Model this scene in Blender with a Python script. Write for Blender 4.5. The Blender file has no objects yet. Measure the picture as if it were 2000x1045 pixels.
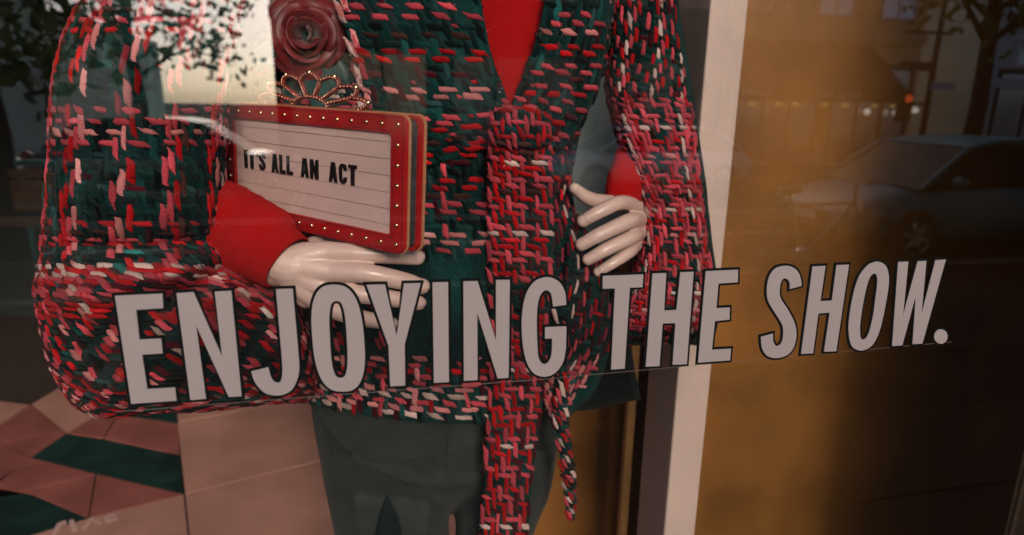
import bpy, bmesh, math, random
import numpy as np
from mathutils import Vector, Matrix, noise
from mathutils.geometry import tessellate_polygon

random.seed(7)
rng = np.random.default_rng(7)
R = math.radians
scene = bpy.context.scene
col = scene.collection

# ------------------------------------------------------------------ camera
CAM = np.array([0.0, -0.50, 1.65])
FPX, YAW, PIT, ROLL = 1242.6, R(12.9), R(14.31), R(0.985)
fw = np.array([math.sin(YAW) * math.cos(PIT), math.cos(YAW) * math.cos(PIT), -math.sin(PIT)])
rt0 = np.array([math.cos(YAW), -math.sin(YAW), 0.0])
up0 = np.cross(rt0, fw)
rt = math.cos(ROLL) * rt0 + math.sin(ROLL) * up0
up = -math.sin(ROLL) * rt0 + math.cos(ROLL) * up0
cam_d = bpy.data.cameras.new("camera")
cam = bpy.data.objects.new("camera", cam_d)
col.objects.link(cam)
cam.matrix_world = Matrix(((rt[0], up[0], -fw[0], CAM[0]), (rt[1], up[1], -fw[1], CAM[1]),
                           (rt[2], up[2], -fw[2], CAM[2]), (0, 0, 0, 1)))
cam_d.sensor_width = 36.0
cam_d.lens = 36.0 * FPX / 2000.0
cam_d.clip_start = 0.02
cam_d.clip_end = 1000
cam_d.dof.use_dof = True
cam_d.dof.focus_distance = 0.66
cam_d.dof.aperture_fstop = 5.0
scene.camera = cam

# ------------------------------------------------------------------ sky, sun, exposure
SUN_EL, SUN_AZ = R(25), R(177)          # azimuth clockwise from +Y (street side is -Y): low warm sun into the window
world = bpy.data.worlds.new("World")
scene.world = world
world.use_nodes = True
wn = world.node_tree
sky = wn.nodes.new("ShaderNodeTexSky")
sky.sky_type = 'NISHITA'
sky.sun_disc = False
sky.sun_elevation = SUN_EL
sky.sun_rotation = SUN_AZ
sky.air_density = 0.5
sky.dust_density = 2.5
sky.ozone_density = 1.0
wn.links.new(sky.outputs[0], wn.nodes["Background"].inputs[0])
wn.nodes["Background"].inputs[1].default_value = 0.15
sun_d = bpy.data.lights.new("sun", 'SUN')
sun_d.energy = 2.7
sun_d.angle = R(18)
sun_d.color = (1.0, 0.84, 0.70)
sun = bpy.data.objects.new("sun", sun_d)
col.objects.link(sun)
sd = Vector((math.sin(SUN_AZ) * math.cos(SUN_EL), math.cos(SUN_AZ) * math.cos(SUN_EL), math.sin(SUN_EL)))
sun.rotation_euler = sd.to_track_quat('Z', 'Y').to_euler()
scene.view_settings.view_transform = 'Standard'
scene.view_settings.look = 'None'
scene.view_settings.exposure = 0.25
scene.view_settings.gamma = 1.0
scene.cycles.use_denoising = True
scene.cycles.max_bounces = 8
scene.cycles.transparent_max_bounces = 12
scene.cycles.sample_clamp_indirect = 4.0


# ------------------------------------------------------------------ projection helpers (surveying the place from the photo)
def ray(x, y):
    return fw + rt * ((x - 1000.0) / FPX) + up * ((522.5 - y) / FPX)


def px(x, y, Y):
    """point of the vertical plane y=Y seen at photo position x, y"""
    d = ray(x, y)
    return CAM + d * ((Y - CAM[1]) / d[1])


def pd(x, y, D):
    return CAM + ray(x, y) * D


def pz(x, y, Z):
    d = ray(x, y)
    return CAM + d * ((Z - CAM[2]) / d[2])


def vz(x, y, Z=0.0):
    """street point whose image in the window glass (plane y=0) appears at x, y on the level Z"""
    p = pz(x, y, Z)
    return np.array([p[0], -p[1], p[2]])


def vy(x, y, Y):
    p = px(x, y, Y)
    return np.array([p[0], -p[1], p[2]])


# ------------------------------------------------------------------ object helpers
def tag(o, label=None, cat=None, group=None, kind=None):
    if label: o["label"] = label
    if cat: o["category"] = cat
    if group: o["group"] = group
    if kind: o["kind"] = kind
    return o


def empty(name, loc=(0, 0, 0), rz=0.0):
    o = bpy.data.objects.new(name, None)
    o.location = Vector([float(v) for v in loc])
    o.rotation_euler = (0, 0, rz)
    col.objects.link(o)
    return o


def mk(name, V, F, mat, parent=None, smooth=False, world_space=True):
    me = bpy.data.meshes.new(name)
    V = [tuple(float(c) for c in v) for v in V]
    if parent is not None and world_space:
        # parents are only ever translated and turned about z
        off = Vector(); q = parent; chain = []
        while q is not None:
            chain.append(q); q = q.parent
        M = Matrix.Identity(4)
        for q in reversed(chain):
            M = M @ Matrix.LocRotScale(q.location, q.rotation_euler, q.scale)
        Mi = M.inverted()
        V = [tuple(Mi @ Vector(v)) for v in V]
    me.from_pydata(V, [], [tuple(int(i) for i in f) for f in F])
    if smooth:
        me.polygons.foreach_set("use_smooth", [True] * len(me.polygons))
    if mat is not None:
        me.materials.append(mat)
    me.update()
    o = bpy.data.objects.new(name, me)
    o.parent = parent
    col.objects.link(o)
    return o


def fix_normals(o):
    bm = bmesh.new(); bm.from_mesh(o.data)
    bmesh.ops.recalc_face_normals(bm, faces=bm.faces)
    bm.to_mesh(o.data); bm.free()
    return o


BOXF = [(0, 3, 2, 1), (4, 5, 6, 7), (0, 1, 5, 4), (1, 2, 6, 5), (2, 3, 7, 6), (3, 0, 4, 7)]


def boxv(a, b):
    (x0, y0, z0), (x1, y1, z1) = a, b
    return [(x0, y0, z0), (x1, y0, z0), (x1, y1, z0), (x0, y1, z0), (x0, y0, z1), (x1, y0, z1), (x1, y1, z1), (x0, y1, z1)]


def box(name, a, b, mat, parent=None, bevel=0.0, ws=True):
    o = mk(name, boxv(a, b), BOXF, mat, parent, world_space=ws)
    if bevel:
        m = o.modifiers.new("edge", 'BEVEL'); m.width = bevel; m.segments = 2; m.limit_method = 'ANGLE'
    return o


class MB:
    def __init__(s):
        s.v = []; s.f = []

    def add(s, V, F):
        n = len(s.v)
        s.v += [tuple(v) for v in V]
        s.f += [tuple(i + n for i in f) for f in F]
        return s

    def box(s, a, b):
        return s.add(boxv(a, b), BOXF)

    def tube(s, pts, rad, seg=8, caps=True):
        V, F = tubegeo(pts, rad, seg, caps)
        return s.add(V, F)

    def build(s, name, mat, parent=None, smooth=False, ws=True):
        return mk(name, s.v, s.f, mat, parent, smooth, ws)


def tubegeo(pts, rad, seg=8, caps=True):
    P = [np.array(p, float) for p in pts]
    n = len(P)
    rad = [rad] * n if np.isscalar(rad) else list(rad)
    V = []; F = []
    t0 = P[1] - P[0]
    ref = np.array([0, 0, 1.0]) if abs(t0[2]) < 0.9 * np.linalg.norm(t0) else np.array([1.0, 0, 0])
    for i in range(n):
        t = P[min(i + 1, n - 1)] - P[max(i - 1, 0)]
        t = t / (np.linalg.norm(t) + 1e-12)
        a = np.cross(t, ref); a /= np.linalg.norm(a) + 1e-12
        b = np.cross(a, t)
        ref = b
        for k in range(seg):
            th = 2 * math.pi * k / seg
            V.append(P[i] + rad[i] * (a * math.cos(th) + b * math.sin(th)))
    for i in range(n - 1):
        for k in range(seg):
            k2 = (k + 1) % seg
            F.append((i * seg + k, i * seg + k2, (i + 1) * seg + k2, (i + 1) * seg + k))
    if caps:
        F.append(tuple(range(seg - 1, -1, -1)))
        F.append(tuple((n - 1) * seg + k for k in range(seg)))
    return V, F


def sphere_geo(c, r, nu=8, nv=5, sc=(1, 1, 1)):
    V = [(c[0], c[1], c[2] + r * sc[2])]
    for j in range(1, nv):
        ph = math.pi * j / nv
        for i in range(nu):
            th = 2 * math.pi * i / nu
            V.append((c[0] + r * sc[0] * math.sin(ph) * math.cos(th), c[1] + r * sc[1] * math.sin(ph) * math.sin(th), c[2] + r * sc[2] * math.cos(ph)))
    V.append((c[0], c[1], c[2] - r * sc[2]))
    F = []
    for i in range(nu):
        F.append((0, 1 + i, 1 + (i + 1) % nu))
        F.append((len(V) - 1, 1 + (nv - 2) * nu + (i + 1) % nu, 1 + (nv - 2) * nu + i))
    for j in range(nv - 2):
        for i in range(nu):
            a = 1 + j * nu + i; b = 1 + j * nu + (i + 1) % nu
            F.append((a, a + nu, b + nu, b))
    return V, F


def cr(P, n, closed=False):
    """Catmull-Rom resample of control rows P (k, ...) to n rows"""
    P = np.asarray(P, float); k = len(P)
    t = np.linspace(0, k - 1, n)
    i = np.clip(t.astype(int), 0, k - 2); f = (t - i)
    f = f.reshape((-1,) + (1,) * (P.ndim - 1))
    p1 = P[i]; p2 = P[i + 1]
    p0 = np.where((i > 0).reshape(f.shape), P[np.maximum(i - 1, 0)], 2 * p1 - p2)
    p3 = np.where((i < k - 2).reshape(f.shape), P[np.minimum(i + 2, k - 1)], 2 * p2 - p1)
    return 0.5 * (2 * p1 + (p2 - p0) * f + (2 * p0 - 5 * p1 + 4 * p2 - p3) * f ** 2 + (3 * p1 - p0 - 3 * p2 + p3) * f ** 3)


# ------------------------------------------------------------------ materials
def mat_new(name):
    m = bpy.data.materials.new(name); m.use_nodes = True
    return m, m.node_tree.nodes, m.node_tree.links, m.node_tree.nodes["Principled BSDF"]


def pmat(name, base, rough=0.6, metal=0.0, var=0.0, nscale=6.0, bump=0.0, bscale=60.0, coat=0.0, spec=0.5, sheen=0.0, c2=None, detail=4.0):
    m, N, L, b = mat_new(name)
    b.inputs["Base Color"].default_value = (*base, 1)
    b.inputs["Roughness"].default_value = rough
    b.inputs["Metallic"].default_value = metal
    b.inputs["Coat Weight"].default_value = coat
    b.inputs["Specular IOR Level"].default_value = spec
    b.inputs["Sheen Weight"].default_value = sheen
    tc = N.new("ShaderNodeTexCoord")
    if var or c2:
        nz = N.new("ShaderNodeTexNoise"); nz.inputs["Scale"].default_value = nscale; nz.inputs["Detail"].default_value = detail
        L.new(tc.outputs["Object"], nz.inputs["Vector"])
        mx = N.new("ShaderNodeMix"); mx.data_type = 'RGBA'
        lo = c2 if c2 else tuple(c * (1 - var) for c in base)
        hi = base if c2 else tuple(min(1, c * (1 + var)) for c in base)
        mx.inputs[6].default_value = (*lo, 1); mx.inputs[7].default_value = (*hi, 1)
        rm = N.new("ShaderNodeMapRange"); rm.inputs[1].default_value = 0.35; rm.inputs[2].default_value = 0.65
        L.new(nz.outputs[0], rm.inputs[0]); L.new(rm.outputs[0], mx.inputs[0]); L.new(mx.outputs[2], b.inputs["Base Color"])
        rr = N.new("ShaderNodeMapRange"); rr.inputs[3].default_value = max(0.02, rough - 0.08); rr.inputs[4].default_value = min(1, rough + 0.08)
        L.new(nz.outputs[0], rr.inputs[0]); L.new(rr.outputs[0], b.inputs["Roughness"])
    if bump:
        n2 = N.new("ShaderNodeTexNoise"); n2.inputs["Scale"].default_value = bscale; n2.inputs["Detail"].default_value = 5
        L.new(tc.outputs["Object"], n2.inputs["Vector"])
        bp = N.new("ShaderNodeBump"); bp.inputs["Strength"].default_value = bump; bp.inputs["Distance"].default_value = 0.004
        L.new(n2.outputs[0], bp.inputs["Height"]); L.new(bp.outputs[0], b.inputs["Normal"])
    return m


def yarn_mat():
    m, N, L, b = mat_new("wool_yarn")
    b.inputs["Roughness"].default_value = 1.0
    b.inputs["Sheen Weight"].default_value = 0.05
    b.inputs["Specular IOR Level"].default_value = 0.05
    at = N.new("ShaderNodeAttribute"); at.attribute_name = "Col"
    uv = N.new("ShaderNodeUVMap")
    mp = N.new("ShaderNodeMapping"); mp.inputs["Rotation"].default_value = (0, 0, R(35))
    wv = N.new("ShaderNodeTexWave"); wv.inputs["Scale"].default_value = 2.2; wv.inputs["Distortion"].default_value = 2.5; wv.inputs["Detail"].default_value = 3; wv.inputs["Detail Scale"].default_value = 3
    L.new(uv.outputs[0], mp.inputs[0]); L.new(mp.outputs[0], wv.inputs[0])
    mx = N.new("ShaderNodeMix"); mx.data_type = 'RGBA'; mx.blend_type = 'MULTIPLY'; mx.inputs[0].default_value = 1.0
    rp = N.new("ShaderNodeValToRGB"); rp.color_ramp.elements[0].color = (0.62, 0.55, 0.55, 1); rp.color_ramp.elements[1].color = (1.05, 1.05, 1.05, 1)
    L.new(wv.outputs["Fac"], rp.inputs[0])
    L.new(at.outputs["Color"], mx.inputs[6]); L.new(rp.outputs[0], mx.inputs[7]); L.new(mx.outputs[2], b.inputs["Base Color"])
    bp = N.new("ShaderNodeBump"); bp.inputs["Strength"].default_value = 0.6; bp.inputs["Distance"].default_value = 0.0015
    L.new(wv.outputs["Fac"], bp.inputs["Height"]); L.new(bp.outputs[0], b.inputs["Normal"])
    return m


def cloth_mat(name, c1, c2, weave=420.0, rough=0.9, patch=9.0, bstr=0.8):
    m, N, L, b = mat_new(name)
    b.inputs["Roughness"].default_value = rough
    b.inputs["Specular IOR Level"].default_value = 0.15
    b.inputs["Sheen Weight"].default_value = 0.03
    b.inputs["Sheen Roughness"].default_value = 0.4
    tc = N.new("ShaderNodeTexCoord")
    nz = N.new("ShaderNodeTexNoise"); nz.inputs["Scale"].default_value = patch; nz.inputs["Detail"].default_value = 6; nz.inputs["Roughness"].default_value = 0.65
    n2 = N.new("ShaderNodeTexNoise"); n2.inputs["Scale"].default_value = weave; n2.inputs["Detail"].default_value = 3
    L.new(tc.outputs["Object"], nz.inputs["Vector"]); L.new(tc.outputs["Object"], n2.inputs["Vector"])
    ad = N.new("ShaderNodeMath"); ad.operation = 'MULTIPLY_ADD'; ad.inputs[1].default_value = 0.45
    L.new(n2.outputs[0], ad.inputs[0]); L.new(nz.outputs[0], ad.inputs[2])
    rm = N.new("ShaderNodeMapRange"); rm.inputs[1].default_value = 0.52; rm.inputs[2].default_value = 0.92
    L.new(ad.outputs[0], rm.inputs[0])
    mx = N.new("ShaderNodeMix"); mx.data_type = 'RGBA'
    mx.inputs[6].default_value = (*c1, 1); mx.inputs[7].default_value = (*c2, 1)
    L.new(rm.outputs[0], mx.inputs[0]); L.new(mx.outputs[2], b.inputs["Base Color"])
    bp = N.new("ShaderNodeBump"); bp.inputs["Strength"].default_value = bstr; bp.inputs["Distance"].default_value = 0.002
    L.new(n2.outputs[0], bp.inputs["Height"]); L.new(bp.outputs[0], b.inputs["Normal"])
    return m


def knit_mat():
    m, N, L, b = mat_new("red_knit")
    b.inputs["Roughness"].default_value = 0.85
    b.inputs["Specular IOR Level"].default_value = 0.15
    b.inputs["Sheen Weight"].default_value = 0.1
    b.inputs["Sheen Tint"].default_value = (1, .2, .2, 1)
    uv = N.new("ShaderNodeUVMap")
    wv = N.new("ShaderNodeTexWave"); wv.inputs["Scale"].default_value = 11; wv.inputs["Distortion"].default_value = 0.6; wv.bands_direction = 'X'
    wv2 = N.new("ShaderNodeTexWave"); wv2.inputs["Scale"].default_value = 14; wv2.inputs["Distortion"].default_value = 1.0; wv2.bands_direction = 'Y'
    L.new(uv.outputs[0], wv.inputs[0]); L.new(uv.outputs[0], wv2.inputs[0])
    mu = N.new("ShaderNodeMath"); mu.operation = 'MULTIPLY'
    L.new(wv.outputs["Fac"], mu.inputs[0]); L.new(wv2.outputs["Fac"], mu.inputs[1])
    rp = N.new("ShaderNodeValToRGB")
    rp.color_ramp.elements[0].color = (0.40, 0.002, 0.002, 1); rp.color_ramp.elements[1].color = (0.62, 0.003, 0.004, 1)
    L.new(mu.outputs[0], rp.inputs[0]); L.new(rp.outputs[0], b.inputs["Base Color"])
    bp = N.new("ShaderNodeBump"); bp.inputs["Strength"].default_value = 0.8; bp.inputs["Distance"].default_value = 0.002
    L.new(mu.outputs[0], bp.inputs["Height"]); L.new(bp.outputs[0], b.inputs["Normal"])
    return m


def glass_mat(name="window_glass", f0=0.115, tint=(0.97, 0.975, 0.97)):
    """one face of a coated shop pane: see-through with a mirror share that grows towards grazing (Schlick)"""
    m, N, L, b = mat_new(name)
    N.remove(b)
    out = N["Material Output"]
    tr = N.new("ShaderNodeBsdfTransparent"); tr.inputs[0].default_value = (*tint, 1)
    gl = N.new("ShaderNodeBsdfGlossy"); gl.inputs["Roughness"].default_value = 0.0
    lw = N.new("ShaderNodeLayerWeight"); lw.inputs["Blend"].default_value = 0.5
    pw = N.new("ShaderNodeMath"); pw.operation = 'POWER'; pw.inputs[1].default_value = 5.0
    mr = N.new("ShaderNodeMapRange"); mr.inputs[3].default_value = f0; mr.inputs[4].default_value = 1.0
    L.new(lw.outputs["Facing"], pw.inputs[0]); L.new(pw.outputs[0], mr.inputs[0])
    mx = N.new("ShaderNodeMixShader")
    L.new(mr.outputs[0], mx.inputs[0]); L.new(tr.outputs[0], mx.inputs[1]); L.new(gl.outputs[0], mx.inputs[2])
    L.new(mx.outputs[0], out.inputs["Surface"])
    return m


M = {}
M['tweed'] = cloth_mat("tweed_ground", (0.0015, 0.0035, 0.004), (0.003, 0.048, 0.044), weave=300, patch=11)
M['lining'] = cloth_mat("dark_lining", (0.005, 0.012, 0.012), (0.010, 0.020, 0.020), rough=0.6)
M['trouser'] = cloth_mat("grey_suiting", (0.016, 0.024, 0.023), (0.034, 0.046, 0.044), weave=380, patch=14, rough=0.7, bstr=0.9)
M['trouser'].node_tree.nodes['Principled BSDF'].inputs['Sheen Weight'].default_value = 0.06
M['trouser'].node_tree.nodes['Principled BSDF'].inputs['Specular IOR Level'].default_value = 0.2
M['trouser'].node_tree.nodes['Principled BSDF'].inputs['Roughness'].default_value = 0.75
M['yarn'] = yarn_mat()
M['knit'] = knit_mat()
M['skin'] = pmat("mannequin_gloss", (0.62, 0.44, 0.39), rough=0.36, coat=0.15, var=0.03, nscale=14)
M['nail'] = pmat("mannequin_nail", (0.62, 0.45, 0.40), rough=0.2, coat=0.5, var=0.02)
M['leather'] = pmat("red_leather", (0.36, 0.006, 0.008), rough=0.42, var=0.12, nscale=30, bump=0.25, bscale=500)
M['leather_dark'] = pmat("dark_suede", (0.03, 0.03, 0.035), rough=0.8, var=0.2, nscale=20)
M['gold'] = pmat("gold_metal", (0.75, 0.50, 0.28), rough=0.25, metal=1.0, var=0.06, nscale=40)
M['copper'] = pmat("red_bronze", (0.20, 0.035, 0.02), rough=0.45, var=0.2, nscale=60)
M['bead'] = pmat("copper_bead", (0.85, 0.45, 0.33), rough=0.2, metal=1.0, var=0.1, nscale=60)
M['edge'] = pmat("tan_edge", (0.42, 0.20, 0.10), rough=0.5, var=0.1, nscale=60)
M['lightbox'] = pmat("pale_acrylic", (0.60, 0.42, 0.39), rough=0.25, var=0.03, nscale=12)
M['black'] = pmat("black_plastic", (0.008, 0.008, 0.009), rough=0.4, var=0.1, nscale=30)
M['rail'] = pmat("clear_rail", (0.16, 0.13, 0.13), rough=0.4, var=0.1)
M['thread'] = pmat("dark_thread", (0.10, 0.002, 0.003), rough=0.8, var=0.1)
M['vinyl'] = pmat("grey_vinyl", (0.205, 0.178, 0.182), rough=0.55, var=0.02, nscale=8)
M['vinyl_black'] = pmat("black_vinyl", (0.004, 0.005, 0.005), spec=0.05, rough=0.9, var=0.1, nscale=10)
M['film'] = pmat("film_edge", (0.10, 0.07, 0.06), rough=0.5, var=0.1)
M['glass'] = glass_mat()
M['post'] = pmat("white_painted_post", (0.58, 0.44, 0.39), rough=0.45, var=0.07, nscale=5, bump=0.08, bscale=60)
M['panel'] = pmat("bronze_panel", (0.22, 0.092, 0.018), rough=0.45, var=0.35, nscale=3.5, bump=0.1, bscale=120)
M['brass'] = pmat("bronze_trim", (0.60, 0.32, 0.12), rough=0.4, var=0.1, nscale=8)
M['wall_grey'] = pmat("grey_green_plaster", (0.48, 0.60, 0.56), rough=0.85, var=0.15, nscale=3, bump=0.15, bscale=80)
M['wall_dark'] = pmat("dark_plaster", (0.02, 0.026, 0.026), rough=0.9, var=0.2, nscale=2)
M['ceiling'] = pmat("ceiling_paint", (0.5, 0.47, 0.45), rough=0.9, var=0.04)
M['tile_peach'] = pmat("peach_tile", (0.60, 0.31, 0.25), rough=0.34, var=0.13, nscale=4, bump=0.05, bscale=40)
M['tile_terra'] = pmat("terracotta_tile", (0.40, 0.13, 0.115), rough=0.38, var=0.2, nscale=6, bump=0.06, bscale=50)
M['tile_teal'] = pmat("teal_tile", (0.012, 0.045, 0.039), rough=0.4, var=0.35, nscale=6, bump=0.06, bscale=50)
M['grout'] = pmat("grout", (0.05, 0.03, 0.025), rough=0.9, var=0.2, nscale=20)
M['satin'] = pmat("red_satin", (0.14, 0.002, 0.004), rough=0.5, var=0.3, nscale=14, sheen=0.3)
M['satin_leaf'] = pmat("teal_satin", (0.008, 0.055, 0.052), rough=0.5, var=0.5, nscale=10, sheen=0.3)
M['letter_mirrored'] = pmat("pale_reflection", (0.75, 0.5, 0.48), rough=0.6, var=0.05)  # pale tone of a reflection, set on the tile as colour
# street
M['asphalt'] = pmat("asphalt", (0.022, 0.022, 0.024), spec=0.04, rough=0.9, var=0.25, nscale=3, bump=0.4, bscale=150)
M['paving'] = pmat("paving_slab", (0.016, 0.012, 0.012), spec=0.04, rough=0.85, var=0.18, nscale=1.5, bump=0.25, bscale=90)
M['paving_dark'] = pmat("dark_paving_brick", (0.014, 0.010, 0.010), spec=0.04, rough=0.85, var=0.3, nscale=5, bump=0.25, bscale=90)
M['kerb'] = pmat("kerb_stone", (0.14, 0.12, 0.11), spec=0.04, rough=0.85, var=0.15, nscale=4, bump=0.2, bscale=60)
M['paint'] = pmat("road_paint", (0.30, 0.27, 0.25), rough=0.7, var=0.12, nscale=10)
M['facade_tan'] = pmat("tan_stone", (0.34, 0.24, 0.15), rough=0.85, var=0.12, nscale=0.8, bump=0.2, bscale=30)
M['facade_tan_lit'] = pmat("sunlit_tan_stone", (0.80, 0.52, 0.24), rough=0.85, var=0.12, nscale=0.8, bump=0.2, bscale=30)  # brighter copy of the tan stone: sunlit glow put into its colour
M['facade_pale'] = pmat("pale_green_render", (0.78, 0.86, 0.80), rough=0.85, var=0.1, nscale=0.7, bump=0.2, bscale=25)
M['facade_grey'] = pmat("grey_green_render", (0.62, 0.70, 0.66), rough=0.85, var=0.12, nscale=0.7, bump=0.2, bscale=25)
M['facade_white'] = pmat("white_render", (0.74, 0.72, 0.70), rough=0.8, var=0.05, nscale=0.6, bump=0.1, bscale=25)
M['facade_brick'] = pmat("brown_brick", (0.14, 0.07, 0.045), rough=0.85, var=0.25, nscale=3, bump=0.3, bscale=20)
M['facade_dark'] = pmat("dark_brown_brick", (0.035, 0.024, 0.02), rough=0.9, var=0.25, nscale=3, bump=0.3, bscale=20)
M['win'] = pmat("street_window_glass", (0.45, 0.47, 0.48), rough=0.06, metal=0.75, var=0.2, nscale=0.6)
M['winframe'] = pmat("window_frame_paint", (0.55, 0.53, 0.50), rough=0.6, var=0.06)
M['awning'] = pmat("brown_awning_canvas", (0.10, 0.055, 0.03), rough=0.9, var=0.2, nscale=2, bump=0.2, bscale=120)
M['signwhite'] = pmat("sign_white", (0.75, 0.72, 0.68), rough=0.6, var=0.04)
M['signblue'] = pmat("sign_blue_white", (0.45, 0.52, 0.72), rough=0.5, var=0.1)
M['bark'] = pmat("bark", (0.055, 0.038, 0.026), rough=0.95, var=0.35, nscale=9, bump=0.6, bscale=25)
M['leaf'] = pmat("leaf_green", (0.085, 0.10, 0.028), rough=0.6, var=0.45, nscale=1.6)
M['leaf_dark'] = pmat("leaf_dark_green", (0.035, 0.055, 0.028), rough=0.6, var=0.45, nscale=1.6)
for k_, tc_ in (('leaf', (0.42, 0.40, 0.07)), ('leaf_dark', (0.10, 0.14, 0.05))):       # light shines through thin leaves
    nt_ = M[k_].node_tree; bs_ = nt_.nodes["Principled BSDF"]
    tl_ = nt_.nodes.new("ShaderNodeBsdfTranslucent"); tl_.inputs[0].default_value = (*tc_, 1)
    ms_ = nt_.nodes.new("ShaderNodeMixShader"); ms_.inputs[0].default_value = 0.55
    nt_.links.new(bs_.outputs[0], ms_.inputs[1]); nt_.links.new(tl_.outputs[0], ms_.inputs[2]); nt_.links.new(ms_.outputs[0], nt_.nodes["Material Output"].inputs["Surface"])
M['tyre'] = pmat("tyre_rubber", (0.015, 0.015, 0.016), rough=0.85, var=0.15)
M['rim'] = pmat("alloy_rim", (0.35, 0.36, 0.38), rough=0.35, metal=0.9, var=0.08)
M['carglass'] = pmat("car_glass", (0.006, 0.012, 0.015), rough=0.3, var=0.1, spec=0.08)
M['car_teal'] = pmat("dark_teal_car_paint", (0.002, 0.13, 0.18), rough=0.45, coat=0.15, var=0.08, nscale=2)
M['car_white'] = pmat("white_car_paint", (0.85, 0.84, 0.90), rough=0.3, coat=0.8, var=0.04, nscale=2)
M['car_black'] = pmat("black_car_paint", (0.02, 0.02, 0.026), rough=0.25, coat=0.8, var=0.1, nscale=2)
M['lampglass'] = pmat("headlamp_glass", (0.75, 0.72, 0.68), rough=0.1, var=0.05, spec=0.8)
M['tail'] = pmat("tail_lamp_red", (0.4, 0.01, 0.01), rough=0.2, var=0.05)
M['dark_metal'] = pmat("dark_street_metal", (0.03, 0.032, 0.034), rough=0.5, metal=0.5, var=0.15)
M['planter_wood'] = pmat("brown_slat_wood", (0.34, 0.16, 0.07), rough=0.7, var=0.3, nscale=12)
M['teal_metal'] = pmat("teal_painted_metal", (0.06, 0.40, 0.42), rough=0.45, var=0.12)


def emat(name, colr, s):
    m, N, L, b = mat_new(name)
    b.inputs["Emission Color"].default_value = (*colr, 1); b.inputs["Emission Strength"].default_value = s
    b.inputs["Base Color"].default_value = (*colr, 1)
    return m


M['lamp_warm'] = emat("lit_awning_lamp", (1.0, 0.62, 0.18), 0.5)
M['lamp_red'] = emat("lit_signal_red", (1.0, 0.12, 0.03), 1.0)
M['lamp_white'] = emat("lit_shop_lamp", (1.0, 0.9, 0.75), 1.2)

# ------------------------------------------------------------------ THE SHOP: floor, walls, ceiling
FZ = 0.22        # display floor level above the pavement
CEIL = 2.95


def poly_sheet(name, pts, z0, z1, mat, parent):
    """a flat tile with real thickness, outline pts (x,y) ccw or cw"""
    n = len(pts)
    a = sum(pts[i][0] * pts[(i + 1) % n][1] - pts[(i + 1) % n][0] * pts[i][1] for i in range(n))
    if a < 0: pts = pts[::-1]
    V = [(p[0], p[1], z0) for p in pts] + [(p[0], p[1], z1) for p in pts]
    F = [tuple(range(n - 1, -1, -1)), tuple(range(n, 2 * n))] + [(i, (i + 1) % n, n + (i + 1) % n, n + i) for i in range(n)]
    return mk(name, V, F, mat, parent)


def inset(pts, d):
    P = [np.array(p[:2], float) for p in pts]; n = len(P)
    a = sum(P[i][0] * P[(i + 1) % n][1] - P[(i + 1) % n][0] * P[i][1] for i in range(n))
    s = 1 if a > 0 else -1
    return offset_poly(P, -d * s)


def offset_poly(P, d):
    """move each edge of a ccw polygon outward by d, mitred"""
    n = len(P); out = []
    for i in range(n):
        a, b, c = P[i - 1], P[i], P[(i + 1) % n]
        e1 = b - a; e2 = c - b
        l1 = np.linalg.norm(e1); l2 = np.linalg.norm(e2)
        if l1 < 1e-9 or l2 < 1e-9:
            out.append(b); continue
        n1 = np.array([e1[1], -e1[0]]) / l1; n2 = np.array([e2[1], -e2[0]]) / l2
        m = n1 + n2; q = m.dot(m)
        k = 2.0 / max(q, 0.9)
        out.append(b + m * d * k)
    return out


floor = box("display_floor", (-3.2, 0.03, 0.0), (4.0, 4.2, FZ - 0.006), M['grout'])
tag(floor, kind="structure")


def ztile(ptsxy, mat):
    pts = [tuple(pz(x, y, FZ)[:2]) for x, y in ptsxy]
    return poly_sheet("tile", inset(pts, 0.0035), FZ - 0.006, FZ, mat, floor)


# patterned corner: terracotta and teal rhombs, laid between the straight joint at x=350..365 and the left
L_ = lambda y: 343 + (y - 780) * 0.085       # straight joint line seen in the photo
ztile([(-260, 905), (60, 965), (172, 1012), (-160, 1110)], M['tile_teal'])
ztile([(60, 893), (130, 846), (352, 888), (360, 965)], M['tile_teal'])
ztile([(230, 809), (300, 770), (345, 775), (350, 827)], M['tile_teal'])
ztile([(130, 846), (205, 800), (230, 809), (202, 856)], M['tile_terra'])
ztile([(230, 809), (350, 827), (352, 888), (202, 856)], M['tile_terra'])
ztile([(60, 893), (188, 925), (-10, 975), (-30, 955)], M['tile_terra'])
ztile([(188, 925), (172, 1012), (60, 965), (5, 970)], M['tile_terra'])
ztile([(188, 925), (360, 965), (172, 1012)], M['tile_terra'])
ztile([(-260, 905), (-30, 850), (60, 893), (-10, 950)], M['tile_terra'])
ztile([(-30, 850), (60, 790), (130, 846), (60, 893)], M['tile_terra'])
ztile([(60, 790), (140, 742), (205, 800), (130, 846)], M['tile_peach'])
ztile([(-260, 900), (-120, 770), (60, 790), (-30, 850)], M['tile_peach'])
ztile([(140, 742), (240, 720), (300, 770), (230, 809)], M['tile_terra'])
ztile([(-160, 1110), (172, 1012), (360, 965), (372, 1075), (300, 1180), (-120, 1200)], M['tile_peach'])
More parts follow.
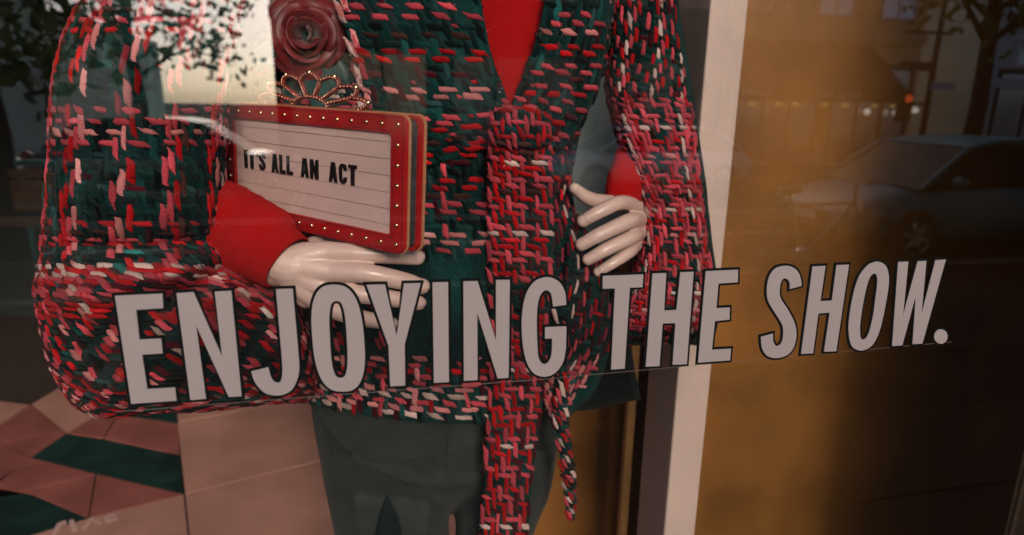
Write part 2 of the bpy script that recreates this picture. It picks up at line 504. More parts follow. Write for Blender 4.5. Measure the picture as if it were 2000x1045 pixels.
# plain large tiles: run right of the joint line, on the floor grid
pA = pz(360, 965, FZ); pB = pz(352, 888, FZ); pC = pz(650, 893, FZ)
dv = pB - pA; dv /= np.linalg.norm(dv)
du = pz(592, 905, FZ) - pA; du /= np.linalg.norm(du)
du = np.array([dv[1], -dv[0], 0]) if dv[1] > 0 else np.array([-dv[1], dv[0], 0])
T = 0.62
for i in range(0, 5):
    for j in range(-3, 5):
        o0 = pA + du * (i * T) + dv * (j * T)
        q = [o0, o0 + du * T, o0 + du * T + dv * T, o0 + dv * T]
        if min(p[1] for p in q) < 0.05 or max(p[1] for p in q) > 4.15 or max(p[0] for p in q) > 3.9:
            continue
        poly_sheet("tile", inset([tuple(p[:2]) for p in q], 0.0035), FZ - 0.006, FZ, M['tile_peach'], floor)

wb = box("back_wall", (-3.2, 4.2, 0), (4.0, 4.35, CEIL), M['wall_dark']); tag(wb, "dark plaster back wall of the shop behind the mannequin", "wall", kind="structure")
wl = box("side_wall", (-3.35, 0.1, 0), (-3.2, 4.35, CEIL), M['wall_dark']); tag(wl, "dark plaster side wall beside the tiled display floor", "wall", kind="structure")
ce = box("ceiling", (-3.35, 0.1, CEIL), (4.0, 4.35, CEIL + 0.15), M['ceiling']); tag(ce, kind="structure")

# grey partition behind the mannequin, bronze panel between it and the post
def vboard(name, xl, xr, Y, z0, z1, th, mat, ytest=500, bevel=0.0, parent=None):
    a = px(xl, ytest, Y); b = px(xr, ytest, Y)
    return box(name, (a[0], Y, z0), (b[0], Y + th, z1), mat, parent, bevel)


pb = vboard("grey_partition", 960, 1330, 1.25, FZ, 2.6, 0.04, M['wall_grey'], 300)
tag(pb, "grey green partition board seen in the gap under the mannequin's arm", "partition")
pn = vboard("bronze_panel", 1040, 1262, 0.95, FZ + 0.02, 1.28, 0.05, M['panel'], 900)
tag(pn, "low bronze brown panel standing between the trousers and the post", "panel")
for k, (x0, x1, yt, Yd) in enumerate([(1213, 1228, 1000, 0.80), (1262, 1274, 1000, 0.60)]):
    s = vboard("bronze_trim", x0, x1, Yd, FZ, 1.42, 0.02, M['brass'], yt, 0.002)
    tag(s, ["thin bronze upright strip next to the low brown panel", "thin bronze upright strip touching the white post"][k], "trim")

# white post
YP = 0.47
pa = px(1385, 0, YP); pb_ = px(1465, 0, YP); pc = px(1302, 1045, YP); pe = px(1355, 1045, YP)
POST = (pa, pb_, pc, pe)
xl = (px(1345, 500, YP)[0]); xr = (px(1412, 500, YP)[0])
post = empty("white_post", ((xl + xr) / 2, YP, FZ))
box("post_shaft", (xl, YP, FZ), (xr, YP + 0.12, CEIL), M['post'], post, 0.003)
box("post_trim", (xr - 0.004, YP + 0.02, FZ), (xr + 0.006, YP + 0.1, CEIL), M['brass'], post)
tag(post, "white painted square post between the mannequin and the brown panel", "post")
# large bronze panel right of the post
bx = box("bronze_wall_panel", (xr + 0.02, YP + 0.10, FZ), (3.4, YP + 0.16, CEIL), M['panel'])
tag(bx, "tall dark bronze wall panel filling the window beyond the white post", "panel")
tp = vboard("bronze_trim", 1347, 1374, YP + 0.14, 1.30, CEIL, 0.03, M['brass'], 80, 0.002)
tag(tp, "bronze upright strip high up behind the white post", "trim")

# ------------------------------------------------------------------ shop front: glass, frame, riser, pier
sw = empty("shop_window", (0, 0, 0.0))
tag(sw, "large clear shop window pane carrying the street's reflection", "window")
box("glass_pane", (-2.6, -0.0005, 0.32), (0.95, 0.0045, 2.75), M['glass'], sw)
for nm, a, b in [("sill", (-2.7, -0.06, 0.24), (1.05, 0.06, 0.32)), ("header", (-2.7, -0.06, 2.75), (1.05, 0.06, 2.87)),
                 ("jamb", (-2.72, -0.06, 0.32), (-2.6, 0.06, 2.75)), ("jamb", (0.95, -0.06, 0.32), (1.07, 0.06, 2.75))]:
    box(nm, a, b, M['dark_metal'], sw, 0.004)
sf = empty("shop_front", (0, 0, 0))
tag(sf, "shop front masonry framing the display window", "shop front")
box("stall_riser", (-2.72, -0.05, 0.0), (1.07, 0.02, 0.24), M['facade_tan'], sf, 0.006)
box("unseen_pier", (1.07, -0.25, 0.0), (4.2, 0.2, 7.0), M['facade_tan'], sf, 0.01)  # out of view, added to shade the far end of the bronze panel
box("unseen_pier", (-4.2, -0.25, 0.0), (-2.72, 0.2, 7.0), M['facade_tan'], sf, 0.01)
box("fascia", (-2.72, -0.18, 2.87), (1.07, 0.10, 7.0), M['facade_tan'], sf, 0.01)
box("upper_storey", (-4.2, 0.201, 3.11), (4.2, 6.0, 7.0), M['facade_tan'], sf)
for x0_, x1_, h_, mt_, lb_ in ((4.2, 24.0, 7.6, 'facade_brick', "brown brick building joining the shop on the pier side"), (-24.0, -4.2, 7.3, 'facade_grey', "grey green rendered building joining the shop's tiled floor side")):
    nb = empty("neighbour_building", ((x0_ + x1_) / 2, 0, 0)); tag(nb, lb_, "building")
    box("wall", (x0_ + .01, -0.2, 0.0), (x1_ - .01, 5, h_), M[mt_], nb)
    box("cornice", (x0_ + .01, -0.4, h_), (x1_ - .01, 0.2, h_ + .35), M[mt_], nb)
    for k in range(4):
        xx = x0_ + (x1_ - x0_) * (k + .5) / 4
        wo = box("window", (xx - 1.6, -0.24, .7), (xx + 1.6, -0.2, 2.8), M['win'], nb)
        box("frame", (xx - 1.7, -0.26, .58), (xx + 1.7, -0.2, .7), M['dark_metal'], wo)

# ------------------------------------------------------------------ lettering on the glass
C1 = lambda pts: [(200 + x / 2.986, 480 + y / 2.986) for x, y in pts]
C2 = lambda pts: [(680 + x / 2.986, 480 + y / 2.986) for x, y in pts]
C3 = lambda pts: [(1150 + x / 4.02, 480 + y / 4.02) for x, y in pts]
C4 = lambda pts: [(1450 + x / 4.02, 480 + y / 4.02) for x, y in pts]


def superell(cx0, cy0, cx1, cy1, hw, n=56, e=2.7):
    """closed curve round the slanted centre line (cx0,cy0)-(cx1,cy1)"""
    out = []
    my, hy = (cy0 + cy1) / 2, (cy1 - cy0) / 2
    for k in range(n):
        t = 2 * math.pi * k / n
        c, s = math.cos(t), math.sin(t)
        x = abs(c) ** (2 / e) * (1 if c >= 0 else -1) * hw
        y = abs(s) ** (2 / e) * (1 if s >= 0 else -1)
        f = (y + 1) / 2
        out.append((cx0 + (cx1 - cx0) * f + x, my + y * hy))
    return out


def smooth_run(pts, a, b, sub=3):
    """Catmull-Rom refine of the run of points a..b of a polygon"""
    run = np.array(pts[a:b + 1], float)
    ref = cr(run, (len(run) - 1) * sub + 1)
    return list(pts[:a]) + [tuple(p) for p in ref] + list(pts[b + 1:])


G_ = [(1272, 345), (1265, 270), (1235, 215), (1190, 188), (1140, 185), (1085, 210), (1045, 265), (1022, 340), (1012, 450), (1018, 570), (1035, 660), (1065, 725),
      (1105, 757), (1160, 763), (1215, 735), (1255, 675), (1270, 600), (1273, 470), (1148, 475), (1148, 542), (1190, 540), (1187, 620), (1175, 665), (1150, 690),
      (1125, 680), (1108, 640), (1103, 560), (1100, 450), (1105, 350), (1120, 290), (1145, 262), (1165, 262), (1185, 285), (1195, 355)]
G_ = smooth_run(G_, 20, 33); G_ = smooth_run(G_, 0, 16)
S_ = [(465, 315), (372, 340), (370, 290), (345, 258), (315, 265), (297, 310), (293, 380), (310, 430), (350, 490), (390, 560), (415, 620), (425, 700), (410, 780),
      (375, 840), (320, 873), (250, 882), (195, 865), (160, 820), (148, 770), (145, 715), (240, 690), (243, 750), (262, 785), (290, 780), (312, 745), (320, 690),
      (315, 630), (290, 580), (245, 510), (205, 440), (192, 380), (195, 300), (215, 230), (255, 180), (310, 160), (370, 160), (420, 185), (450, 230), (462, 280)]
S_ = smooth_run(S_, 20, 38); S_ = smooth_run(S_, 1, 19)
J_ = [(1012, 253), (1110, 250), (1138, 560), (1148, 700), (1140, 770), (1105, 840), (1040, 872), (960, 865), (910, 825), (882, 780), (868, 733), (968, 708), (985, 770),
      (1015, 798), (1040, 790), (1050, 740), (1047, 660)]
J_ = smooth_run(J_, 11, 16); J_ = smooth_run(J_, 2, 10)
O2o = [(1070, 125), (1120, 150), (1145, 205), (1150, 300), (1130, 430), (1105, 560), (1070, 690), (1020, 780), (960, 818), (910, 820), (860, 790), (838, 720), (833, 620),
       (850, 480), (880, 340), (920, 230), (980, 155), (1030, 130)]
O2i = [(1040, 218), (1055, 240), (1058, 300), (1045, 400), (1030, 520), (1010, 620), (985, 700), (960, 732), (935, 732), (925, 700), (925, 620), (940, 500), (960, 390),
       (985, 290), (1010, 235)]
clo = lambda P: [tuple(p) for p in cr(np.array(P[-2:] + P + P[:3], float), (len(P) + 4) * 3 + 1)[6:6 + len(P) * 3]]
LETTERS = [
    ("e", [C1([(73, 292), (350, 279), (355, 364), (197, 374), (217, 547), (343, 541), (352, 628), (232, 635), (262, 836), (424, 826), (433, 904), (168, 922)])]),
    ("n", [C1([(432, 277), (532, 270), (698, 645), (655, 268), (752, 262), (812, 878), (737, 882), (547, 465), (605, 893), (513, 900)])]),
    ("j", [C1(J_)]),
    ("o", [superell(652, 556, 669, 765, 50.5), superell(657, 588, 665, 738, 16.5, 40, 3.0)]),
    ("y", [C2([(107, 228), (215, 225), (283, 525), (325, 220), (423, 218), (330, 575), (333, 815), (245, 820), (235, 585)])]),
    ("i", [C2([(492, 213), (583, 212), (588, 795), (500, 800)])]),
    ("n", [C2([(672, 208), (755, 206), (862, 550), (862, 200), (943, 199), (936, 770), (872, 774), (753, 390), (755, 783), (675, 788)])]),
    ("g", [C2(G_)]),
    ("t", [C3([(110, 237), (428, 225), (422, 325), (322, 330), (282, 965), (175, 972), (205, 335), (108, 338)])]),
    ("h", [C3([(500, 218), (608, 215), (592, 508), (688, 505), (718, 208), (823, 205), (770, 930), (657, 935), (680, 607), (580, 610), (555, 945), (447, 950)])]),
    ("e", [C3([(918, 200), (1172, 188), (1170, 287), (1018, 297), (1002, 490), (1107, 485), (1105, 580), (990, 592), (967, 817), (1118, 808), (1108, 900), (857, 918)])]),
    ("s", [C4(S_)]),
    ("h", [C4([(550, 163), (653, 158), (613, 435), (702, 430), (738, 152), (837, 148), (737, 828), (640, 832), (685, 525), (597, 532), (555, 845), (460, 850)])]),
    ("o", [C4(clo(O2o)), C4(clo(O2i))]),
    ("w", [C4([(1222, 128), (1303, 124), (1262, 540), (1375, 122), (1445, 118), (1407, 530), (1515, 113), (1597, 108), (1413, 768), (1335, 773), (1360, 398), (1255, 782), (1175, 788)])]),
    ("stop", [C4([(1558 + 53 * math.cos(2 * math.pi * k / 28), 713 + 57 * math.sin(2 * math.pi * k / 28)) for k in range(28)])]),
]


def plate(name, loops, y0, y1, mat, parent, to3=None):
    """flat cut-out with holes, loops in (x,z) metres, from y0 (street face) to y1"""
    to3 = to3 or (lambda x, z, y: (x, y, z))
    tri = tessellate_polygon([[Vector((p[0], p[1], 0)) for p in lp] for lp in loops])
    flat = [p for lp in loops for p in lp]; n = len(flat)
    V = [to3(p[0], p[1], y0) for p in flat] + [to3(p[0], p[1], y1) for p in flat]
    F = [tuple(t) for t in tri] + [tuple(n + i for i in reversed(t)) for t in tri]
    k = 0
    for lp in loops:
        m = len(lp)
        F += [(k + i, k + (i + 1) % m, n + k + (i + 1) % m, n + k + i) for i in range(m)]
        k += m
    return fix_normals(mk(name, V, F, mat, parent))


def ccw(P):
    a = sum(P[i][0] * P[(i + 1) % len(P)][1] - P[(i + 1) % len(P)][0] * P[i][1] for i in range(len(P)))
    return P if a > 0 else P[::-1]


lt = empty("window_lettering", tuple(px(1000, 660, -0.002)))
tag(lt, "big light grey capitals reading ENJOYING THE SHOW. across the glass", "lettering")
for ch, loops in LETTERS:
    m3 = [[tuple(px(x, y, -0.002)[[0, 2]]) for x, y in lp] for lp in loops]
    m3 = [ccw([np.array(p) for p in lp]) for lp in m3]
    outl = [offset_poly(lp, 0.0022 if i == 0 else -0.0022) for i, lp in enumerate(m3)]
    lo = plate("letter", m3, -0.0021, -0.0016, M['vinyl'], lt)
    plate("outline", outl, -0.0015, -0.0008, M['vinyl_black'], lo)
for p0, p1, p2 in [((225, 805), (1050, 742), (1860, 668))]:
    mb = MB()
    for a, b in ((p0, p1), (p1, p2)):
        q0, q1 = px(a[0], a[1], -0.001), px(b[0], b[1], -0.001)
        n0, n1 = q0 + np.array([0, 0, 0.00028]), q1 + np.array([0, 0, 0.00028])
        dy = np.array([0, 0.0003, 0])
        mb.add([q0, q1, n1, n0, q0 + dy, q1 + dy, n1 + dy, n0 + dy], BOXF)
    mb.build("film_edge", M['film'], lt)

# ------------------------------------------------------------------ garments: surfaces and yarn
def nearest_noise(P, f, amp):
    return np.array([noise.noise(Vector(p * f)) * amp for p in P])


def foldY(x, y, folds):
    """depth change by cloth folds: (x0, y0, x1, y1, half width, height) ridges towards the street when height > 0"""
    d = 0.0
    for x0, y0, x1, y1, w, a in folds:
        lx, ly = x1 - x0, y1 - y0; L2 = lx * lx + ly * ly
        t = ((x - x0) * lx + (y - y0) * ly) / L2
        e = max(0.0, 1 - max(0, -t, t - 1) * 2.5)
        ds = abs((x - x0) * ly - (y - y0) * lx) / math.sqrt(L2)
        d -= a * math.exp(-(ds / w) ** 2) * e * e
    return d


def sheet(rows, nr, nc, wrinkle=0.0, wf=9.0, seed=0.0, folds=()):
    """dense grid of 3D points through control rows of (x, y, Y) survey points"""
    C = np.array([cr(np.array(r, float), nc) for r in rows])
    C = cr(C, nr)
    G = np.zeros((nr, nc, 3))
    for i in range(nr):
        for j in range(nc):
            G[i, j] = px(C[i, j][0], C[i, j][1], C[i, j][2] + foldY(C[i, j][0], C[i, j][1], folds))
    return crumple(G, wrinkle, wf, seed)


def crumple(G, amp, wf, seed):
    if amp:
        N = normals(G)
        for i in range(G.shape[0]):
            for j in range(G.shape[1]):
                p = G[i, j]
                h = noise.noise(Vector((p[0] * wf + seed, p[1] * wf, p[2] * wf * 0.6))) + 0.5 * noise.noise(Vector((p[0] * wf * 2.3 + seed, p[1] * 5, p[2] * wf * 1.9)))
                G[i, j] = p + N[i, j] * h * amp
    return G


def normals(G):
    du = np.gradient(G, axis=1); dv = np.gradient(G, axis=0)
    N = np.cross(du, dv); N /= np.linalg.norm(N, axis=2, keepdims=True) + 1e-12
    mid = G[G.shape[0] // 2, G.shape[1] // 2]; nm = N[G.shape[0] // 2, G.shape[1] // 2]
    if np.dot(nm, CAM - mid) < 0: N = -N
    return N


def sleeve_tube(rows, nr, nc, t0=-0.5, t1=1.5, e=2.4, wrinkle=0.0, wf=9.0, seed=0.0, folds=(), yf=lambda x, y: y):
    """rows of (y, xl, xr, Yc, ry): rings round an upright sleeve; parameter runs left edge > front > right edge > back"""
    C = cr(np.array(rows, float), nr)
    G = np.zeros((nr, nc, 3))
    for i in range(nr):
        y, xl, xr, Yc, ry = C[i]
        for j in range(nc):
            th = math.pi - math.pi * (t0 + (t1 - t0) * j / (nc - 1))
            c, s = math.cos(th), math.sin(th)
            ce_ = abs(c) ** (2 / e) * (1 if c >= 0 else -1); se = abs(s) ** (2 / e) * (1 if s >= 0 else -1)
            xx = (xl + xr) / 2 + (xr - xl) / 2 * ce_
            G[i, j] = px(xx, yf(xx, y), Yc - ry * se + (foldY(xx, y, folds) * max(0, se) if folds else 0))
    if wrinkle:
        N = normals(G)
        for i in range(nr):
            for j in range(nc):
                p = G[i, j]
                h = noise.noise(Vector((p[0] * wf + seed, p[1] * wf, p[2] * wf * 0.8))) + 0.4 * noise.noise(Vector((p[0] * wf * 2.2 + seed, p[1] * 6, p[2] * wf * 2.6)))
                G[i, j] = p + N[i, j] * h * wrinkle
    return G


def surf(name, G, mat, parent, thick=0.003, close_u=False, cap_ends=False):
    nr, nc = G.shape[:2]
    V = G.reshape(-1, 3)
    F = []
    for i in range(nr - 1):
        for j in range(nc - 1):
            a = i * nc + j
            F.append((a, a + 1, a + nc + 1, a + nc))
    if cap_ends:
        F.append(tuple(range(nc - 1 if close_u else nc)))
        F.append(tuple((nr - 1) * nc + k for k in range(nc - 1 if close_u else nc)))
    o = mk(name, V, F, mat, parent, smooth=True)
    if close_u:
        bm = bmesh.new(); bm.from_mesh(o.data)
        bmesh.ops.remove_doubles(bm, verts=bm.verts, dist=1e-5)
        bm.to_mesh(o.data); bm.free()
    fix_normals(o)
    uv = o.data.uv_layers.new(name="UVMap")
    if not close_u and not cap_ends:
        lu = np.linalg.norm(np.diff(G[nr // 2], axis=0), axis=1).sum(); lv = np.linalg.norm(np.diff(G[:, nc // 2], axis=0), axis=1).sum()
        for lp in o.data.loops:
            i, j = divmod(lp.vertex_index, nc)
            uv.data[lp.index].uv = (j / (nc - 1) * lu * 10, i / (nr - 1) * lv * 10)
    if thick:
        m = o.modifiers.new("cloth_thickness", 'SOLIDIFY'); m.thickness = thick; m.offset = -1
    return o


YC = {'P': (0.62, 0.075, 0.105), 'L': (0.76, 0.27, 0.27), 'W': (0.80, 0.58, 0.53), 'R': (0.50, 0.006, 0.010),
      'M': (0.075, 0.004, 0.012), 'B': (0.055, 0.020, 0.016), 'T': (0.018, 0.060, 0.058), 'D': (0.006, 0.012, 0.013), 'G': (0.0022, 0.025, 0.023), 'C': (0.30, 0.03, 0.06)}


def yarn(name, G, parent, warp, weft, cell=0.0088, ar=(0, 1), br=(0, 1), shear=None, lift=0.0006, keep=0.95, wid=0.80, thk=0.32, fleck=0.05, length=2.4, mask=None, off=(0, 0)):
    """raised wool floats of the tweed, woven 2/2 over the cloth surface"""
    N = normals(G)
    nr, nc = G.shape[:2]
    lu = np.mean(np.linalg.norm(np.diff(G, axis=1), axis=2).sum(1)); lv = np.mean(np.linalg.norm(np.diff(G, axis=0), axis=2).sum(0))

    def at(A, u, v):
        x = np.clip(u / lu, 0, 1) * (nc - 1); y = np.clip(v / lv, 0, 1) * (nr - 1)
        j = np.minimum(x.astype(int), nc - 2); i = np.minimum(y.astype(int), nr - 2)
        fx = (x - j)[..., None]; fy = (y - i)[..., None]
        return (A[i, j] * (1 - fx) + A[i, j + 1] * fx) * (1 - fy) + (A[i + 1, j] * (1 - fx) + A[i + 1, j + 1] * fx) * fy

    items = []
    nu, nv = int(lu / cell) + 2, int(lv / cell) + 2
    sh = shear or (lambda u, v: 0.0)
    for j in range(-1, nv):
        for i in range(-30, nu + 30):
            k = (i + j) % 4
            cols = None
            ii, jj = i + off[0], j + off[1]
            if k == 0 and warp[ii % len(warp)] != '.':
                cols = warp[ii % len(warp)]; cu, cv, d = i, j + 0.5, 1
            elif k == 2 and weft[jj % len(weft)] != '.':
                cols = weft[jj % len(weft)]; cu, cv, d = i + 0.5, j, 0
            elif k in (0, 2):
                cols = 'G' if random.random() < .8 else random.choice('TDM')
                cu, cv, d = (i, j + 0.5, 1) if k == 0 else (i + 0.5, j, 0)
            elif k == 1 and random.random() < fleck:
                cols = random.choice('RPM'); cu, cv, d = i, j, 2
            if cols is None or random.random() > keep: continue
            v = cv * cell; u = cu * cell + sh(cu * cell, v)
            a, b = u / lu, v / lv
            if not (ar[0] <= a <= ar[1] and br[0] <= b <= br[1]): continue
            if mask and not mask(a, b): continue
            slope = (sh(u, v + cell) - sh(u, v - cell)) / (2 * cell)
            items.append((u + random.gauss(0, .05) * cell, v + random.gauss(0, .05) * cell, d, slope, YC[cols], cols in 'GD'))
    if not items: return None
    n = len(items)
    U = np.array([t[0] for t in items]); Vv = np.array([t[1] for t in items]); Dd = np.array([t[2] for t in items]); SL = np.array([t[3] for t in items])
    CC = np.array([t[4] for t in items]) * np.exp(rng.normal(-.06, .26, (n, 1)))
    ang = rng.normal(0, .07, n)
    L_half = np.where(Dd == 2, 0.32, length / 2) * cell * np.exp(rng.normal(0, .10, n))
    W_half = np.where(Dd == 2, 0.26, wid / 2) * cell * np.exp(rng.normal(0, .10, n))
    GR = np.array([t[5] for t in items])
    CC = CC * np.where(GR[:, None], np.exp(rng.normal(-.1, .65, (n, 1))), 1.0)
    W_half = W_half * np.where(GR, 1.18, 1.0)
    H = thk * cell * np.exp(rng.normal(0, .12, n)) * np.where(GR, .62, 1.0)
    ddu = np.where(Dd == 1, SL, 1.0); ddv = np.where(Dd == 1, 1.0, 0.0)
    nm = np.hypot(ddu, ddv); ddu, ddv = ddu / nm, ddv / nm
    ca, sa = np.cos(ang), np.sin(ang)
    ddu, ddv = ddu * ca - ddv * sa, ddu * sa + ddv * ca
    S = np.array([-1, -.86, -.5, 0, .5, .86, 1.0]); K = 6
    prof_w = np.array([.70, .95, 1, 1, 1, .95, .70]); prof_h = np.array([.0, .62, .95, 1, .95, .62, 0])
    slant = np.where(Dd == 1, 1.0, -1.0) * rng.normal(1, .25, n)
    bend = np.where(Dd == 2, 0, rng.normal(.20, .08, n)) * np.where(Dd == 1, 1, -1)
    allV = np.zeros((n, len(S), K, 3)); uvs = np.zeros((n, len(S), K, 2))
    c0 = at(G, U, Vv); nn0 = at(N, U, Vv); nn0 /= np.linalg.norm(nn0, axis=1, keepdims=True)
    eps = cell * 0.5
    t3 = at(G, U + ddu * eps, Vv + ddv * eps) - at(G, U - ddu * eps, Vv - ddv * eps)
    t3 /= np.linalg.norm(t3, axis=1, keepdims=True) + 1e-9
    lat = np.cross(nn0, t3); lat /= np.linalg.norm(lat, axis=1, keepdims=True) + 1e-9
    for si, s in enumerate(S):
        cs = at(G, U + ddu * s * L_half, Vv + ddv * s * L_half) + lat * (bend * W_half * 2 * (s ** 3))[:, None]
        jw = np.exp(rng.normal(0, .07, n))
        for k in range(K):
            th = math.pi * (k / (K - 1) * 1.16 - 0.08)
            tw = (1 + .13 * np.cos(2 * th + s * 7 + U * 900)) * 1.0
            allV[:, si, k] = cs + t3 * (math.cos(th) * W_half * .75 * slant)[:, None] + lat * (math.cos(th) * W_half * jw * prof_w[si] * tw)[:, None] + nn0 * (lift + (math.sin(th) * 0.8 + 0.2) * H * tw * prof_h[si] - 0.0009 * (1 - prof_h[si]))[:, None]
            uvs[:, si, k, 0] = s * L_half / cell + U * 37; uvs[:, si, k, 1] = k / (K - 1) * 0.9 + Vv * 53
    m = len(S) * K
    Fb = np.array([(a * K + k, a * K + k + 1, (a + 1) * K + k + 1, (a + 1) * K + k) for a in range(len(S) - 1) for k in range(K - 1)])
    F = (Fb[None] + (np.arange(n) * m)[:, None, None]).reshape(-1, 4)
    V = allV.reshape(-1, 3)
    nf = 9                                                  # loose fibres standing off each float
    ft = rng.uniform(-.95, .95, (n, nf)); fb = np.zeros((n, nf, 3, 3))
    base_c = c0[:, None] + t3[:, None] * (ft * L_half[:, None])[..., None] + lat[:, None] * (rng.uniform(-.8, .8, (n, nf)) * W_half[:, None])[..., None] + nn0[:, None] * (H * .7)[:, None, None]
    fd = t3[:, None] * rng.normal(0, 1, (n, nf, 1)) + lat[:, None] * rng.normal(0, 1, (n, nf, 1)) + nn0[:, None] * np.abs(rng.normal(0, .45, (n, nf, 1)))
    fd /= np.linalg.norm(fd, axis=2, keepdims=True)
    fl_ = rng.uniform(.25, .6, (n, nf, 1)) * cell
    side = np.cross(fd, nn0[:, None]); side /= np.linalg.norm(side, axis=2, keepdims=True) + 1e-9
    fb[:, :, 0] = base_c + side * .00016; fb[:, :, 1] = base_c - side * .00016; fb[:, :, 2] = base_c + fd * fl_
    nv0 = len(V)
    V = np.concatenate([V, fb.reshape(-1, 3)])
    F = [tuple(f) for f in F] + [(nv0 + 3 * k, nv0 + 3 * k + 1, nv0 + 3 * k + 2) for k in range(n * nf)]
    uvs = np.concatenate([uvs.reshape(-1, 2), np.full((n * nf * 3, 2), .3)])
    o = mk(name, V, F, M['yarn'], parent, smooth=True)
    ca_ = o.data.color_attributes.new("Col", 'FLOAT_COLOR', 'POINT')
    cc = np.ones((n, m, 4)); cc[:, :, :3] = np.clip(CC, 0, 1)[:, None, :]
    cf = np.ones((n, nf * 3, 4)); cf[:, :, :3] = np.clip(CC, 0, 1)[:, None, :]
    ca_.data.foreach_set("color", np.concatenate([cc.reshape(-1), cf.reshape(-1)]))
    uvl = o.data.uv_layers.new(name="UVMap")
    vi = np.zeros(len(o.data.loops), dtype=np.int32); o.data.loops.foreach_get("vertex_index", vi)
    uvl.data.foreach_set("uv", uvs.reshape(-1, 2)[vi].reshape(-1))
    o["kind"] = "stuff"
    return o


jk = empty("tweed_jacket", tuple(px(800, 820, 0.36)))
tag(jk, "belted red, pink and dark green tweed jacket worn by the mannequin", "jacket")

# body, viewer's left front
rowsA = [[(500, -70, .47), (575, -70, .39), (690, -70, .335), (820, -70, .31), (930, -70, .305)],
         [(490, 100, .47), (570, 100, .385), (695, 100, .325), (835, 100, .30), (958, 100, .295)],
         [(490, 225, .47), (570, 225, .38), (700, 225, .32), (850, 225, .295), (1000, 225, .29)],
         [(495, 400, .46), (575, 400, .38), (705, 400, .32), (855, 400, .295), (1030, 400, .29)],
         [(510, 560, .45), (600, 560, .37), (720, 560, .31), (865, 560, .285), (1040, 560, .285)],
         [(545, 690, .42), (630, 690, .325), (745, 690, .287), (875, 690, .272), (1045, 690, .28)],
         [(592, 776, .385), (628, 793, .305), (735, 815, .276), (870, 826, .266), (1050, 832, .275)]]
GA = sheet(rowsA, 90, 80, 0.004, 10, 1.0, [(980, 240, 760, 420, 22, .012), (980, 260, 800, 560, 24, -.012), (990, 300, 900, 700, 22, .012), (700, 100, 780, 360, 26, -.008), (840, 560, 850, 820, 20, .012), (720, 600, 735, 820, 22, -.010), (930, 560, 925, 820, 16, -.012), (640, 620, 660, 800, 18, .010)])
bA = surf("front_panel", GA, M['tweed'], jk, 0.004)
bA["label"] = "front panel with spaced rows of red floats"
yarn("yarn_floats", GA, bA, "..RT....P......R...TT..L....", "RRBPP..LLPB...RRT.WWPPB..PPRM.", br=(0, .60), keep=.95)
yarn("yarn_floats", GA, bA, "PR..RP..PPL.R..", ".....R........", br=(.60, .84), ar=(.0, .52), keep=.92)
yarn("yarn_floats", GA, bA, "..L..R....P...", "PLWPLWLPRP", br=(.84, .995), keep=.97)

# body, viewer's right front
rowsB = [[(1088, -70, .305), (1120, -70, .31), (1155, -70, .33), (1190, -70, .37)],
         [(1055, 60, .297), (1100, 60, .305), (1145, 60, .325), (1190, 60, .37)],
         [(1020, 160, .292), (1070, 160, .30), (1125, 160, .32), (1172, 160, .36)],
         [(990, 235, .287), (1040, 240, .293), (1095, 245, .31), (1135, 250, .345)],
         [(1000, 320, .287), (1045, 320, .29), (1090, 320, .31), (1120, 320, .345)],
         [(1010, 400, .287), (1050, 400, .29), (1090, 400, .31), (1120, 400, .34)],
         [(1020, 500, .285), (1070, 500, .285), (1130, 500, .305), (1180, 500, .34)],
         [(1030, 600, .283), (1080, 600, .28), (1140, 600, .30), (1192, 600, .34)],
         [(1040, 690, .28), (1085, 690, .275), (1140, 690, .295), (1188, 690, .33)],
         [(1060, 760, .28), (1088, 765, .275), (1125, 765, .29), (1160, 762, .32)],
         [(1080, 835, .28), (1088, 835, .277), (1096, 832, .285), (1104, 826, .30)]]
GB = sheet(rowsB, 100, 50, 0.004, 12, 4.0, [(1120, 420, 1090, 800, 9, .012), (1150, 460, 1125, 760, 9, -.012), (1175, 500, 1160, 720, 8, .010), (1100, 480, 1080, 700, 7, -.010)])
bB = surf("front_panel", GB, M['tweed'], jk, 0.004)
yarn("yarn_floats", GB, bB, "....R.....", "PP.RLL.BPP.R..PPR", br=(0, .27), keep=.9)
yarn("yarn_floats", GB, bB, "..P....R..", "..P..B..R..P", br=(.27, .44), keep=.9)
yarn("yarn_floats", GB, bB, "MCMRWMPMCRM", "..............R", cell=.0078, br=(.44, .80), keep=.95, wid=.6, shear=lambda u, v: -0.28 * v)
yarn("yarn_floats", GB, bB, "PLPCWPPL", "P..L..P", cell=.0078, br=(.80, .99), keep=.97, shear=lambda u, v: -0.5 * v)

# back, closing the jacket, with its long dark tail
rowsK = [[(500, -70, .47), (640, -70, .58), (850, -70, .63), (1060, -70, .57), (1190, -70, .37)],
         [(490, 225, .47), (640, 225, .58), (850, 225, .62), (1040, 225, .56), (1140, 225, .36)],
         [(495, 400, .46), (640, 400, .56), (850, 400, .60), (1040, 400, .55), (1122, 400, .36)],
         [(520, 600, .45), (660, 600, .56), (880, 600, .60), (1100, 600, .54), (1215, 620, .42)],
         [(575, 770, .43), (690, 780, .55), (900, 790, .60), (1120, 800, .55), (1251, 778, .45)]]
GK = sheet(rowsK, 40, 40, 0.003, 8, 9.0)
surf("back_panel", GK, M['lining'], jk, 0.004)

